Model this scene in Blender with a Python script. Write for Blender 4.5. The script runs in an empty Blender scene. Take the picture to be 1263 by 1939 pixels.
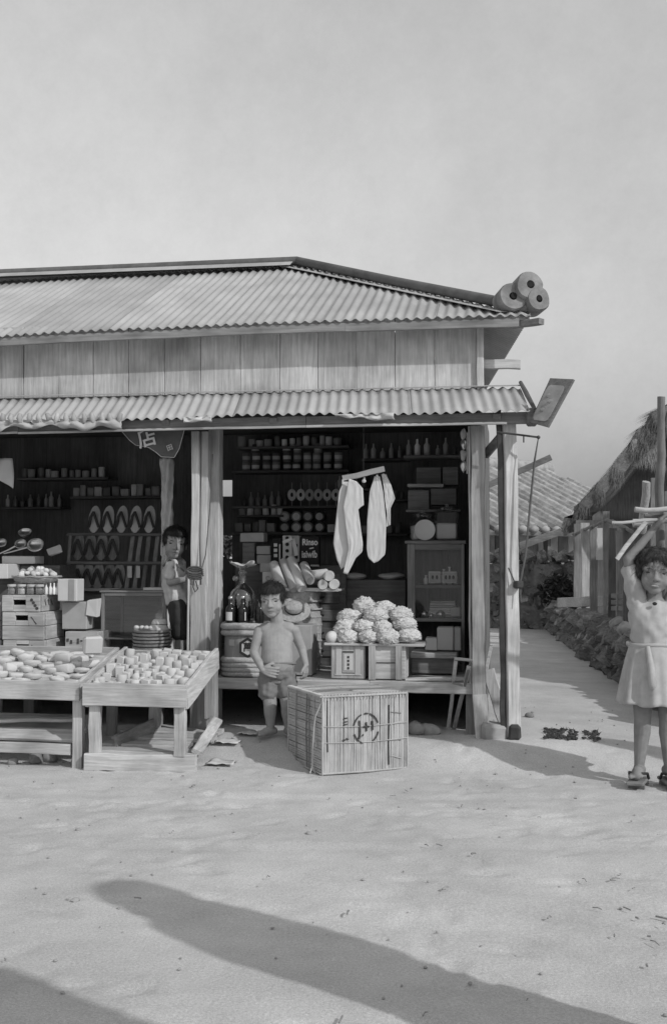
import bpy, bmesh, math, random
import numpy as np
from mathutils import Vector, Matrix, Euler, noise
random.seed(7)
SC = bpy.context.scene
COL = SC.collection
R = math.radians
# ------------------------------------------------------------------ camera
F, IW, IH = 2200.0, 1263.0, 1939.0          # focal length in photo pixels, photo size
YAW, PITCH, CAMZ = R(8.7), R(1.83), 1.2
FWD = Vector((-math.sin(YAW)*math.cos(PITCH), math.cos(YAW)*math.cos(PITCH), math.sin(PITCH)))
RGT = Vector((math.cos(YAW), math.sin(YAW), 0)); UPV = RGT.cross(FWD)
cam_d = bpy.data.cameras.new('camera'); cam = bpy.data.objects.new('camera', cam_d); COL.objects.link(cam)
cam_d.sensor_fit = 'VERTICAL'; cam_d.sensor_height = 24; cam_d.lens = F/IH*24
cam_d.clip_start = .05; cam_d.clip_end = 2000
cam.matrix_world = Matrix.Translation((0, 0, CAMZ)) @ Matrix((RGT, UPV, -FWD)).transposed().to_4x4()
SC.camera = cam
# ------------------------------------------------------------------ sky, sun, exposure
SUN_EL = R(34.0); SUN_DIR = Vector((.826, -.564, 0)).normalized()      # horizontal direction towards the sun
w = bpy.data.worlds.new('World'); SC.world = w; w.use_nodes = True
nt = w.node_tree; nt.nodes.clear()
sky = nt.nodes.new('ShaderNodeTexSky'); sky.sky_type = 'NISHITA'; sky.sun_disc = False
sky.sun_elevation = SUN_EL; sky.sun_rotation = math.atan2(SUN_DIR.x, SUN_DIR.y)
sky.air_density = 2.1; sky.dust_density = 0.3; sky.ozone_density = 1.0
sep = nt.nodes.new('ShaderNodeSeparateColor')                          # blue-sensitive black-and-white film
bg = nt.nodes.new('ShaderNodeBackground'); bg.inputs[1].default_value = .130
wo = nt.nodes.new('ShaderNodeOutputWorld')
nt.links.new(sky.outputs[0], sep.inputs[0]); # thin, broken high cloud over the whole sky
ctc = nt.nodes.new('ShaderNodeTexCoord'); cnz = nt.nodes.new('ShaderNodeTexNoise'); cnz.inputs['Scale'].default_value = 5; cnz.inputs['Detail'].default_value = 15; cnz.inputs['Roughness'].default_value = .82
cmr = nt.nodes.new('ShaderNodeMapRange'); cmr.inputs[1].default_value = .3; cmr.inputs[2].default_value = .7; cmr.inputs[3].default_value = .90; cmr.inputs[4].default_value = 1.10; cmu = nt.nodes.new('ShaderNodeMath'); cmu.operation = 'MULTIPLY'
nt.links.new(ctc.outputs['Generated'], cnz.inputs[0]); nt.links.new(cnz.outputs[0], cmr.inputs[0]); nt.links.new(cmr.outputs[0], cmu.inputs[0]); nt.links.new(sep.outputs[2], cmu.inputs[1]); nt.links.new(cmu.outputs[0], bg.inputs[0])
nt.links.new(bg.outputs[0], wo.inputs[0])
sl = bpy.data.lights.new('sun', 'SUN'); sl.energy = 2.3; sl.angle = R(.9); sl.color = (1, 1, 1)
so = bpy.data.objects.new('sun', sl); COL.objects.link(so); so.location = (6, -4, 8)
sd = Vector((SUN_DIR.x*math.cos(SUN_EL), SUN_DIR.y*math.cos(SUN_EL), math.sin(SUN_EL)))
so.rotation_euler = sd.to_track_quat('Z', 'Y').to_euler()
SC.view_settings.view_transform = 'Standard'; SC.view_settings.look = 'None'
SC.view_settings.exposure = -0.05; SC.view_settings.gamma = 1.0
SC.render.engine = 'CYCLES'; SC.cycles.max_bounces = 6; SC.cycles.transparent_max_bounces = 12
SC.cycles.use_denoising = True

# ------------------------------------------------------------------ helpers: measuring
def ray(px, py):
    return (FWD*F + RGT*(px-IW/2) - UPV*(py-IH/2)).normalized()
def A(px, py, Y):                                # the point of the upright plane y = Y seen at photo pixel (px, py)
    d = ray(px, py); t = Y/d.y
    return Vector((d.x*t, Y, CAMZ+d.z*t))
def Gp(px, py, z=0.0):                           # the point of the level plane at height z
    d = ray(px, py); t = (z-CAMZ)/d.z
    return Vector((d.x*t, d.y*t, z))
def V(*a): return Vector(a)
def rnd(a, b): return random.uniform(a, b)
def sstep(a, b, x):
    t = max(0., min(1., (x-a)/(b-a))); return t*t*(3-2*t)
def gz(x, y):                                    # height of the ground
    h = .10*sstep(6.25, 6.8, y)*(1-sstep(-.1, 1.9, x))*(1-sstep(8, 13, y))
    n = noise.noise(V(x*.9, y*.9, 3))*.007 + noise.noise(V(x*2.7, y*2.7, 7))*.003
    return h + n*(1 - .7*sstep(9, 20, y))

# ------------------------------------------------------------------ helpers: meshes
class MB:
    def __init__(s): s.v = []; s.f = []
    def add(s, vs, fs):
        o = len(s.v); s.v += [Vector(a) for a in vs]; s.f += [tuple(i+o for i in f) for f in fs]; return s
    def box(s, c, size, rz=0., jit=0., rx=0., ry=0.):
        m = Euler((rx, ry, rz)).to_matrix(); c = Vector(c); vs = []
        for z in (-.5, .5):
            for y in (-.5, .5):
                for x in (-.5, .5):
                    p = V(x*size[0], y*size[1], z*size[2])
                    if jit: p += V(rnd(-jit, jit), rnd(-jit, jit), rnd(-jit, jit))
                    vs.append(c + m @ p)
        return s.add(vs, [(0,2,3,1),(4,5,7,6),(0,1,5,4),(2,6,7,3),(0,4,6,2),(1,3,7,5)])
    def cbox(s, c, size, ch=.004, rz=0., rx=0., ry=0., jit=0.):     # box with chamfered edges
        m = Euler((rx, ry, rz)).to_matrix(); c = Vector(c); bm = bmesh.new()
        bmesh.ops.create_cube(bm, size=1)
        for v in bm.verts: v.co = V(v.co.x*size[0]+rnd(-jit,jit), v.co.y*size[1]+rnd(-jit,jit), v.co.z*size[2]+rnd(-jit,jit))
        bmesh.ops.bevel(bm, geom=bm.edges[:], offset=min(ch, min(size)*.3), segments=1, affect='EDGES')
        bm.verts.index_update()
        s.add([c + m @ v.co for v in bm.verts], [[v.index for v in f.verts] for f in bm.faces]); bm.free(); return s
    def beam(s, p0, p1, wd, t, side=(1,0,0), ch=.003, seg=3, jit=.0012, taper=1.):   # board from p0 to p1, wd across `side`
        p0, p1 = Vector(p0), Vector(p1); ax = (p1-p0).normalized(); sv = Vector(side); sv = (sv-ax*sv.dot(ax)).normalized(); tv = ax.cross(sv)
        ch = min(ch, wd*.3, t*.3); rows = []
        for i in range(seg+1):
            q = p0.lerp(p1, i/seg); k = 1+(taper-1)*i/seg; a, b = wd/2*k, t/2*k; ds, dt = rnd(-jit,jit)*2, rnd(-jit,jit)
            rows.append([q + sv*(x+ds+rnd(-jit,jit)*.5) + tv*(y+dt+rnd(-jit,jit)*.4) for x, y in
                ((-a,-b+ch),(-a+ch,-b),(a-ch,-b),(a,-b+ch),(a,b-ch),(a-ch,b),(-a+ch,b),(-a,b-ch))])
        vs = [p for r in rows for p in r]; fs = []
        for i in range(seg):
            for k in range(8):
                fs.append((i*8+k, i*8+(k+1)%8, (i+1)*8+(k+1)%8, (i+1)*8+k))
        fs.append(tuple(range(7,-1,-1))); fs.append(tuple(seg*8+k for k in range(8)))
        return s.add(vs, fs)
    def tube(s, pts, r, n=8, cap=True):
        pts = [Vector(p) for p in pts]; m = len(pts); rr = r if isinstance(r, (list, tuple)) else [r]*m; vs = []; fs = []; ref = None
        for i, p in enumerate(pts):
            d = (pts[min(i+1,m-1)]-pts[max(i-1,0)]).normalized()
            if ref is None: ref = d.orthogonal().normalized()
            ref = (ref-d*ref.dot(d)).normalized(); b = d.cross(ref)
            for k in range(n):
                a = 2*math.pi*k/n; vs.append(p + (ref*math.cos(a)+b*math.sin(a))*rr[i])
        for i in range(m-1):
            for k in range(n):
                fs.append((i*n+k, i*n+(k+1)%n, (i+1)*n+(k+1)%n, (i+1)*n+k))
        if cap: fs += [tuple(range(n-1,-1,-1)), tuple((m-1)*n+k for k in range(n))]
        return s.add(vs, fs)
    def lathe(s, prof, c=(0,0,0), n=20, rot=None, sx=1., sy=1.):
        c = Vector(c); m = rot.to_matrix() if rot else Matrix.Identity(3); vs = []; fs = []
        for r, z in prof:
            for k in range(n):
                a = 2*math.pi*k/n; vs.append(c + m @ V(r*math.cos(a)*sx, r*math.sin(a)*sy, z))
        for i in range(len(prof)-1):
            for k in range(n):
                fs.append((i*n+k, i*n+(k+1)%n, (i+1)*n+(k+1)%n, (i+1)*n+k))
        if prof[0][0] > 1e-5: fs.append(tuple(range(n-1,-1,-1)))
        if prof[-1][0] > 1e-5: fs.append(tuple((len(prof)-1)*n+k for k in range(n)))
        return s.add(vs, fs)
    def ell(s, c, r, n=14, m=9, rot=None):
        c = Vector(c); M = rot.to_matrix() if rot else Matrix.Identity(3); vs = []; fs = []
        for i in range(1, m):
            t = math.pi*i/m
            for k in range(n):
                a = 2*math.pi*k/n; vs.append(c + M @ V(r[0]*math.sin(t)*math.cos(a), r[1]*math.sin(t)*math.sin(a), -r[2]*math.cos(t)))
        b = len(vs); vs += [c + M @ V(0,0,-r[2]), c + M @ V(0,0,r[2])]
        for i in range(m-2):
            for k in range(n): fs.append((i*n+k, i*n+(k+1)%n, (i+1)*n+(k+1)%n, (i+1)*n+k))
        for k in range(n):
            fs.append((b, (k+1)%n, k)); fs.append((b+1, (m-2)*n+k, (m-2)*n+(k+1)%n))
        return s.add(vs, fs)
    def cap(s, p0, p1, r0, r1, n=12):                                   # tapered capsule
        p0, p1 = Vector(p0), Vector(p1); L = (p1-p0).length; q = (p1-p0).to_track_quat('Z','Y') if L > 1e-6 else Euler().to_quaternion()
        prof = [(1e-6, -r0)]+[(r0*math.cos(t), r0*math.sin(t)) for t in (-1.15,-.75,-.35,0)]+[(r1*math.cos(t), L+r1*math.sin(t)) for t in (0,.35,.75,1.15)]+[(1e-6, L+r1)]
        return s.lathe(prof, p0, n, q)
    def grid(s, fn, nu, nv, closed=False):
        vs = [fn(i/nu, j/nv) for j in range(nv+1) for i in range(nu+(0 if closed else 1))]; W = nu if closed else nu+1; fs = []
        for j in range(nv):
            for i in range(nu):
                a, b = j*W+i, j*W+(i+1)%W if closed else j*W+i+1
                fs.append((a, b, b+W, a+W))
        return s.add(vs, fs)
    def loft(s, rings, fr, n=26, sub=5):                                # smooth trunk through rings (cx, cy, z, rx, ry), placed by fr
        out = []; m = len(rings)
        for i in range(m-1):
            p = [rings[max(0,min(m-1,i+k))] for k in (-1,0,1,2)]
            for j in range(sub+(1 if i == m-2 else 0)):
                t = j/sub; out.append([.5*(2*b+(c-a)*t+(2*a-5*b+4*c-d)*t*t+(3*b-a-3*c+d)*t**3) for a, b, c, d in zip(*p)])
        vs = [fr(r[0]+r[3]*math.cos(2*math.pi*k/n), r[1]+r[4]*math.sin(2*math.pi*k/n), r[2]) for r in out for k in range(n)]
        fs = [(i*n+k, i*n+(k+1)%n, (i+1)*n+(k+1)%n, (i+1)*n+k) for i in range(len(out)-1) for k in range(n)]
        return s.add(vs, fs+[tuple(range(n-1,-1,-1)), tuple((len(out)-1)*n+k for k in range(n))])
    def noise(s, amp, sc, seed=0):
        for p in s.v: p += V(noise.noise(p*sc+V(seed,0,0)), noise.noise(p*sc+V(seed,9,0)), noise.noise(p*sc+V(seed,0,5)))*amp
        return s
    def build(s, name, mat, parent=None, smooth=None, origin=None, solid=0):
        if origin is None: origin = parent_loc(parent) if parent else V(0,0,0)
        me = bpy.data.meshes.new(name); me.from_pydata([p-origin for p in s.v], [], s.f); me.update()
        if smooth is not None:
            me.polygons.foreach_set('use_smooth', [True]*len(me.polygons)); me.set_sharp_from_angle(angle=R(smooth))
        ob = bpy.data.objects.new(name, me); COL.objects.link(ob); me.materials.append(M[mat] if isinstance(mat, str) else mat)
        if parent: ob.parent = parent
        else: ob.location = origin
        if solid:
            md = ob.modifiers.new('thickness', 'SOLIDIFY'); md.thickness = solid
        return ob
def parent_loc(p):
    q = Vector((0,0,0))
    while p: q = q+p.location; p = p.parent
    return q
def strands(ob, n, L, wid, jit, flow, mat, seed, keep=None):            # loose hair over a cap of hair, joined into the same mesh
    random.seed(seed); me = ob.data; vs = []; fs = []; N = len(me.vertices); tri = me.vertices
    for i in range(n):
        v = tri[random.randrange(N)]; p = v.co.copy(); nr = v.normal.copy()
        if keep and not keep(p, nr): continue
        f = Vector(flow); f = (f-nr*f.dot(nr)); f = f.normalized() if f.length > .05 else nr.orthogonal(); f = (f+V(rnd(-jit,jit),rnd(-jit,jit),rnd(-jit,jit))).normalized(); sd = f.cross(nr).normalized()*wid; l = L*rnd(.5,1.2); b = len(vs)
        for k, (t, h) in enumerate(((0,.0),(.4,.10),(.75,.14),(1,.10))):
            q = p+f*l*t+nr*(.0015+l*h)+V(0,0,-.15*l*t*t); w_ = sd*(1-t*.85); vs += [q-w_, q+w_]
        fs += [(b,b+1,b+3,b+2),(b+2,b+3,b+5,b+4),(b+4,b+5,b+7,b+6)]
    m2 = bpy.data.meshes.new('s'); m2.from_pydata([tuple(v.co) for v in me.vertices]+[tuple(v) for v in vs], [], [tuple(p.vertices) for p in me.polygons]+[tuple(i+N for i in f) for f in fs]); m2.update(); m2.polygons.foreach_set('use_smooth', [True]*len(m2.polygons)); m2.materials.append(M[mat]); ob.data = m2; m2.name = me.name
def tag(o, label=None, cat=None, group=None, kind=None):
    if label: o['label'] = label
    if cat: o['category'] = cat
    if group: o['group'] = group
    if kind: o['kind'] = kind
    return o
def thing(name, label, cat, loc=(0,0,0), group=None):
    o = bpy.data.objects.new(name, None); COL.objects.link(o); o.location = loc; o.empty_display_size = .1
    return tag(o, label, cat, group)
def clone(o, dloc, label=None, rz=0, parent=None):                      # copy a thing with its parts
    c = o.copy(); COL.objects.link(c)
    if parent is None: c.location = o.location+Vector(dloc); c.rotation_euler = (o.rotation_euler[0], o.rotation_euler[1], o.rotation_euler[2]+rz)
    else: c.parent = parent
    if label: c['label'] = label
    for ch in o.children: clone(ch, (0,0,0), parent=c)
    return c
TMP = bpy.data.scenes.new('workbench')                                   # scratch scene: modifiers and lettering are turned into plain meshes here
def baked(t):
    TMP.collection.objects.link(t); vl = TMP.view_layers[0]; vl.update(); return bpy.data.meshes.new_from_object(t.evaluated_get(vl.depsgraph))
def text(body, size, loc, mat, parent, rot=(R(90),0,0), name='lettering', bold=0., sx=1.):
    cu = bpy.data.curves.new('t', 'FONT'); cu.body = body; cu.size = size; cu.align_x = 'CENTER'; cu.align_y = 'CENTER'; cu.extrude = .0006; cu.offset = bold
    t = bpy.data.objects.new('t', cu); me = baked(t)
    bpy.data.objects.remove(t); me.materials.clear(); me.materials.append(M[mat]); m = Euler(rot).to_matrix(); o = Vector(loc)-parent_loc(parent)
    for v in me.vertices: v.co = o + m @ V(v.co.x*sx, v.co.y, v.co.z)
    ob = bpy.data.objects.new(name, me); COL.objects.link(ob); ob.parent = parent; return ob
def remesh(mb, name, mat, parent, voxel=.004, smooth_it=4, bump=None, origin=None):
    if origin is None: origin = parent_loc(parent) if parent else V(0,0,0)
    me = bpy.data.meshes.new(name); me.from_pydata(mb.v, [], mb.f); t = bpy.data.objects.new('t', me)
    a = t.modifiers.new('r', 'REMESH'); a.mode = 'VOXEL'; a.voxel_size = voxel; a.use_smooth_shade = True
    b = t.modifiers.new('s', 'SMOOTH'); b.iterations = smooth_it; b.factor = .5
    m2 = baked(t); bpy.data.objects.remove(t); bpy.data.meshes.remove(me)
    m2.name = name
    co = np.empty(len(m2.vertices)*3, 'f'); m2.vertices.foreach_get('co', co); co = co.reshape(-1, 3)
    if bump:
        amp, sc = bump; nr = np.empty(co.size, 'f'); m2.vertices.foreach_get('normal', nr); k = np.array([noise.noise(Vector(c)*sc) for c in co.tolist()])
        co = co + nr.reshape(-1, 3)*(k*amp)[:, None]
    co = (co-np.array(origin)).astype('f'); m2.vertices.foreach_set('co', co.ravel())
    m2.polygons.foreach_set('use_smooth', [True]*len(m2.polygons)); m2.materials.clear(); m2.materials.append(M[mat])
    ob = bpy.data.objects.new(name, m2); COL.objects.link(ob)
    if parent: ob.parent = parent
    else: ob.location = origin
    return ob

# ------------------------------------------------------------------ materials (grey: the place is seen on black-and-white film)
M = {}
def mk(name, v, rough=.85, var=.18, sc=(12,12,12), det=6, bump=.25, bsc=60., orand=.10, metal=0., spec=.3, stain=0., stsc=1.6, trans=0., ior=1.45):
    m = bpy.data.materials.new(name); m.use_nodes = True; n = m.node_tree; p = n.nodes['Principled BSDF']; L = n.links.new
    tc = n.nodes.new('ShaderNodeTexCoord'); mp = n.nodes.new('ShaderNodeMapping'); mp.inputs['Scale'].default_value = sc; L(tc.outputs['Object'], mp.inputs[0])
    oi = n.nodes.new('ShaderNodeObjectInfo'); va = n.nodes.new('ShaderNodeVectorMath'); va.operation = 'MULTIPLY_ADD'
    L(oi.outputs['Random'], va.inputs[0]); va.inputs[1].default_value = (31.7, 17.3, 43.1); L(mp.outputs[0], va.inputs[2])
    nz = n.nodes.new('ShaderNodeTexNoise'); nz.inputs['Scale'].default_value = 1; nz.inputs['Detail'].default_value = det; nz.inputs['Roughness'].default_value = .65; L(va.outputs[0], nz.inputs[0])
    mr = n.nodes.new('ShaderNodeMapRange'); mr.inputs[1].default_value = .25; mr.inputs[2].default_value = .75; mr.inputs[3].default_value = v*(1-var); mr.inputs[4].default_value = v*(1+var); L(nz.outputs[0], mr.inputs[0])
    r2 = n.nodes.new('ShaderNodeMapRange'); r2.inputs[3].default_value = 1-orand; r2.inputs[4].default_value = 1+orand; L(oi.outputs['Random'], r2.inputs[0])
    mu = n.nodes.new('ShaderNodeMath'); mu.operation = 'MULTIPLY'; L(mr.outputs[0], mu.inputs[0]); L(r2.outputs[0], mu.inputs[1]); out = mu
    if stain:
        n2 = n.nodes.new('ShaderNodeTexNoise'); n2.inputs['Scale'].default_value = stsc; n2.inputs['Detail'].default_value = 4; L(tc.outputs['Object'], n2.inputs[0])
        m3 = n.nodes.new('ShaderNodeMapRange'); m3.inputs[1].default_value = .42; m3.inputs[2].default_value = .68; m3.inputs[3].default_value = 1; m3.inputs[4].default_value = 1-stain; L(n2.outputs[0], m3.inputs[0])
        m4 = n.nodes.new('ShaderNodeMath'); m4.operation = 'MULTIPLY'; L(mu.outputs[0], m4.inputs[0]); L(m3.outputs[0], m4.inputs[1]); out = m4
    L(out.outputs[0], p.inputs['Base Color']); p.inputs['Roughness'].default_value = rough; p.inputs['Metallic'].default_value = metal; p.inputs['Specular IOR Level'].default_value = spec
    p.inputs['Transmission Weight'].default_value = trans; p.inputs['IOR'].default_value = ior
    if bump:
        n5 = n.nodes.new('ShaderNodeTexNoise'); n5.inputs['Scale'].default_value = bsc/20; n5.inputs['Detail'].default_value = 5; L(va.outputs[0], n5.inputs[0])
        bp = n.nodes.new('ShaderNodeBump'); bp.inputs['Strength'].default_value = bump; bp.inputs['Distance'].default_value = .004; L(n5.outputs[0], bp.inputs['Height']); L(bp.outputs[0], p.inputs['Normal'])
    M[name] = m; return m
def woods(nm, v, **k):
    for ax, sc in (('X',(4,60,60)),('Y',(60,4,60)),('Z',(60,60,4))): mk(nm+ax, v, sc=sc, bump=.6, bsc=40, var=.34, stain=.34, stsc=3.5, **k)
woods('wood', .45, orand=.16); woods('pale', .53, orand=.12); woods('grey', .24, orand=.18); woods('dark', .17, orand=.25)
mk('tin', .43, rough=.6, var=.11, sc=(16,1.3,1.3), metal=.0, spec=.35, stain=.2, stsc=2.6, orand=.14, bump=.15)
mk('tin_dark', .12, rough=.7, var=.3, spec=.4, stain=.3)
mk('plaster', .38, var=.2, stain=.25, stsc=9); mk('stone', .30, var=.35, sc=(14,14,14), stain=.35, stsc=6, bump=.8, orand=.25); mk('stone_dark', .23, var=.5, sc=(10,10,10), stain=.4, stsc=4, bump=.9, orand=.35)
mk('paper', .56, var=.06, bump=.08); mk('paper_grey', .45, var=.1, bump=.1); mk('carton', .38, var=.12, bump=.1, orand=.2); mk('cloth', .60, var=.05, bump=.25, bsc=400, orand=.04); mk('cloth_grey', .5, var=.12, bump=.3, bsc=300)
mk('banner', .10, var=.2, bump=.2); mk('ink', .03, var=.3, bump=0); mk('inkfade', .07, var=.7, sc=(60,60,60), bump=0); mk('print', .6, var=.1, bump=0)
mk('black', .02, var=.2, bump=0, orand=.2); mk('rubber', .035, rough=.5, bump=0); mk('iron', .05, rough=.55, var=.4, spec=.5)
mk('metal', .55, rough=.28, var=.1, metal=.9, bump=.05); mk('label', .62, var=.15, orand=.35, bump=0); mk('can', .22, rough=.4, var=.2, orand=.7, spec=.5, bump=0)
mk('skin', .33, rough=.85, var=.12, sc=(28,28,28), spec=.1, bump=.15, bsc=120, stain=.14, stsc=14, orand=0); mk('skin_girl', .26, rough=.85, var=.14, sc=(28,28,28), spec=.1, bump=.15, bsc=120, stain=.15, stsc=14, orand=0)
mk('hair', .03, rough=.7, var=.5, sc=(180,180,30), bump=.8, bsc=30, orand=0, spec=.5); mk('hair_girl', .045, rough=.5, var=.6, sc=(120,120,60), bump=.9, bsc=30, orand=0, spec=.5); mk('eye', .03, rough=.4, var=0, bump=0, orand=0); mk('lip', .13, var=.1, bump=0, orand=0); mk('teeth', .6, var=0, bump=0)
mk('dress', .44, var=.10, sc=(25,25,25), bump=.2, stain=.15, stsc=12, orand=0); mk('shirt', .58, var=.07, bump=.25, orand=0); mk('pants', .05, var=.2, bump=.3, orand=0); mk('shorts', .20, var=.12, bump=.3, orand=0); mk('uniform', .2, var=.1)
mk('straw', .30, var=.45, sc=(30,30,30), bump=.6, orand=.3); mk('thatch', .17, var=.55, sc=(40,40,40), bump=.9, stain=.4, stsc=1.5, orand=.2); mk('rope', .42, var=.3, sc=(80,80,80), bump=.8, orand=.1); mk('rope_dark', .12, var=.3, bump=.6)
mk('bamboo', .47, rough=.7, var=.2, sc=(90,90,12), bump=.35, orand=.06, stain=.2, stsc=8); mk('bamboo_dark', .2, rough=.7, var=.3, orand=.25)
mk('basket', .36, var=.35, sc=(60,60,60), bump=.8); mk('fruit', .5, var=.4, sc=(40,40,40), orand=.5); mk('tobacco', .60, var=.12, sc=(70,70,70), bump=.7, orand=.06); mk('barrel', .27, var=.25, sc=(50,50,5), bump=.4)
mk('tile', .34, var=.35, sc=(9,9,9), stain=.35, stsc=3, bump=.6, orand=.2); mk('leaf', .06, var=.5, orand=.3); mk('goods', .56, var=.07, bump=.1, orand=.08); mk('liquid', .012, rough=.15, var=.1, spec=.6, bump=0)
def glass(name, tint=.9, dens=.12, rough=.03):                         # thin glass: mostly clear, partly mirroring
    m = bpy.data.materials.new(name); m.use_nodes = True; n = m.node_tree; n.nodes.clear(); o = n.nodes.new('ShaderNodeOutputMaterial')
    t = n.nodes.new('ShaderNodeBsdfTransparent'); t.inputs[0].default_value = (tint, tint, tint, 1); g = n.nodes.new('ShaderNodeBsdfGlossy'); g.inputs['Roughness'].default_value = rough; g.inputs[0].default_value = (.9,.9,.9,1)
    lw = n.nodes.new('ShaderNodeLayerWeight'); lw.inputs[0].default_value = .25; mr = n.nodes.new('ShaderNodeMapRange'); mr.inputs[3].default_value = dens; mr.inputs[4].default_value = .85
    x = n.nodes.new('ShaderNodeMixShader'); n.links.new(lw.outputs['Facing'], mr.inputs[0]); n.links.new(mr.outputs[0], x.inputs[0]); n.links.new(t.outputs[0], x.inputs[1]); n.links.new(g.outputs[0], x.inputs[2]); n.links.new(x.outputs[0], o.inputs[0]); M[name] = m
glass('glass', .95, .03); glass('bottle_glass', .8, .12)
# sandy ground: pale coral sand with darker, damp and trodden patches
m = mk('ground', .55, rough=.95, var=.15, sc=(3,3,3), det=10, bump=.0, stain=.16, stsc=.8, orand=0, spec=.1); n = m.node_tree; p = n.nodes['Principled BSDF']
tc = [q for q in n.nodes if q.type == 'TEX_COORD'][0]; hs = []
for s_, d_ in ((9, .008), (70, .004), (300, .0025)):
    a = n.nodes.new('ShaderNodeTexNoise'); a.inputs['Scale'].default_value = s_; a.inputs['Detail'].default_value = 6; n.links.new(tc.outputs['Object'], a.inputs[0])
    b = n.nodes.new('ShaderNodeBump'); b.inputs['Strength'].default_value = .55; b.inputs['Distance'].default_value = d_; n.links.new(a.outputs[0], b.inputs['Height'])
    if hs: n.links.new(hs[-1].outputs[0], b.inputs['Normal'])
    hs.append(b)
n.links.new(hs[-1].outputs[0], p.inputs['Normal'])

bc_ = p.inputs['Base Color'].links[0].from_socket                        # sand grain: light and dark grains, trampled patches
for s_, lo, hi in ((420, .80, 1.2), (120, .88, 1.12), (3.2, .92, 1.06)):
    a = n.nodes.new('ShaderNodeTexNoise'); a.inputs['Scale'].default_value = s_; a.inputs['Detail'].default_value = 3; n.links.new(tc.outputs['Object'], a.inputs[0])
    r_ = n.nodes.new('ShaderNodeMapRange'); r_.inputs[1].default_value = .32; r_.inputs[2].default_value = .68; r_.inputs[3].default_value = lo; r_.inputs[4].default_value = hi; n.links.new(a.outputs[0], r_.inputs[0])
    q_ = n.nodes.new('ShaderNodeMath'); q_.operation = 'MULTIPLY'; n.links.new(bc_, q_.inputs[0]); n.links.new(r_.outputs[0], q_.inputs[1]); bc_ = q_.outputs[0]
n.links.new(bc_, p.inputs['Base Color'])
# ================================================================== THE SETTING
def axis_steps(lo, hi, a, b, fine):                                     # dense between a and b, growing outwards
    xs = [a + i*fine for i in range(int((b-a)/fine)+1)]
    s = fine; x = xs[-1]
    while x < hi: s *= 1.3; x += s; xs.append(x)
    s = fine; x = a
    while x > lo: s *= 1.3; x -= s; xs.insert(0, x)
    return xs
gxs, gys = axis_steps(-700, 700, -3.0, 2.6, .026), axis_steps(-700, 900, 2.4, 7.2, .026)
prints = []                                                             # bare and clogged feet have trodden the sand
for i in range(150):
    x, y, a = rnd(-2.6,2.4), rnd(2.5,6.2), rnd(0,6.3)
    for k in range(random.choice((1,2,4))):
        prints.append((x+.28*k*math.cos(a)+.05*(-1)**k*math.sin(a), y+.28*k*math.sin(a)-.05*(-1)**k*math.cos(a), a, rnd(.004,.010)))
cells = {}
for q in prints: cells.setdefault((int(q[0]//.3), int(q[1]//.3)), []).append(q)
def tread(x, y):
    h = 0.; cx, cy = int(x//.3), int(y//.3)
    for i in (-1,0,1):
        for j in (-1,0,1):
            for (fx_, fy_, a, dp) in cells.get((cx+i,cy+j), ()):
                u, v = (x-fx_)*math.cos(a)+(y-fy_)*math.sin(a), -(x-fx_)*math.sin(a)+(y-fy_)*math.cos(a); r = (u/.095)**2+(v/.040)**2
                if r < 3: h += dp*(-math.exp(-r*1.6)+.45*math.exp(-(r-1.5)**2*3))
    return h
def rut(x, y):                                                          # two old cart tracks across the yard
    h = 0.
    for k in (0, 1):
        d = y-(4.75+.95*k+.10*x+.06*math.sin(x*1.3)); h += -.006*math.exp(-(d/.05)**2)*(.6+.6*noise.noise(V(x*2,k,0)))+.003*math.exp(-((d-.11)/.05)**2)
    return h
gm = MB(); nx = len(gxs)
gm.v = [V(x, y, gz(x, y) + (noise.noise(V(x*9, y*9, 1))*.002 + noise.noise(V(x*23, y*23, 2))*.0015 + tread(x, y)*1.0 + rut(x, y) if 2.4 < y < 7.2 and -3 < x < 2.6 else 0)) for y in gys for x in gxs]
gm.f = [(j*nx+i, j*nx+i+1, (j+1)*nx+i+1, (j+1)*nx+i) for j in range(len(gys)-1) for i in range(nx-1)]
tag(gm.build('ground', 'ground', smooth=180), kind='structure')
def pebble(mb, c, r):
    b = len(mb.v); mb.ell(c, (r*rnd(.8,1.4), r*rnd(.8,1.4), r*rnd(.4,.7)), 6, 4, Euler((0,0,rnd(0,3))))
    for p in mb.v[b:]: p += V(rnd(-1,1), rnd(-1,1), rnd(-1,1))*r*.18
pm = MB()
for i in range(420):
    x, y = rnd(-3, 2.6), 2.4+rnd(0,1)**.8*6
    pebble(pm, V(x, y, gz(x,y)+.004), rnd(.002,.007) if rnd(0,1) < .95 else rnd(.008,.014))
tag(pm.build('gravel', 'carton', smooth=60), 'small loose pebbles scattered over the sandy ground', 'gravel', kind='stuff')
tm = MB()                                                               # twigs, straw and dark litter lying about
for i in range(110):
    x, y = (rnd(-3, 2.4), rnd(2.6, 6.4)) if i > 60 else (rnd(.2, 1.6), rnd(3.3, 4.4))
    a = rnd(0,3.1); l = rnd(.01,.05); z = gz(x,y)+.012
    tm.tube([V(x,y,z), V(x+l*math.cos(a)*.5, y+l*math.sin(a)*.5, z+rnd(0,.006)), V(x+l*math.cos(a), y+l*math.sin(a), z)], rnd(.0015,.004), 5)
tag(tm.build('litter', 'straw', smooth=60), 'bits of straw and twigs littering the sandy ground', 'litter', kind='stuff')

# ================================================================== THE SHOP
FZ = .41                                                                # shop floor
WY = 7.10                                                               # upper wall
shop = thing('shop_building', 'low wooden village shop with corrugated tin roofs and an open front', 'shop', (-2.2, 8.6, 0))
def part(mb, name, mat, **k): return mb.build(name, mat, shop, **k)
XL, XR = -4.6, -.19                                                     # ends of the walls
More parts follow.
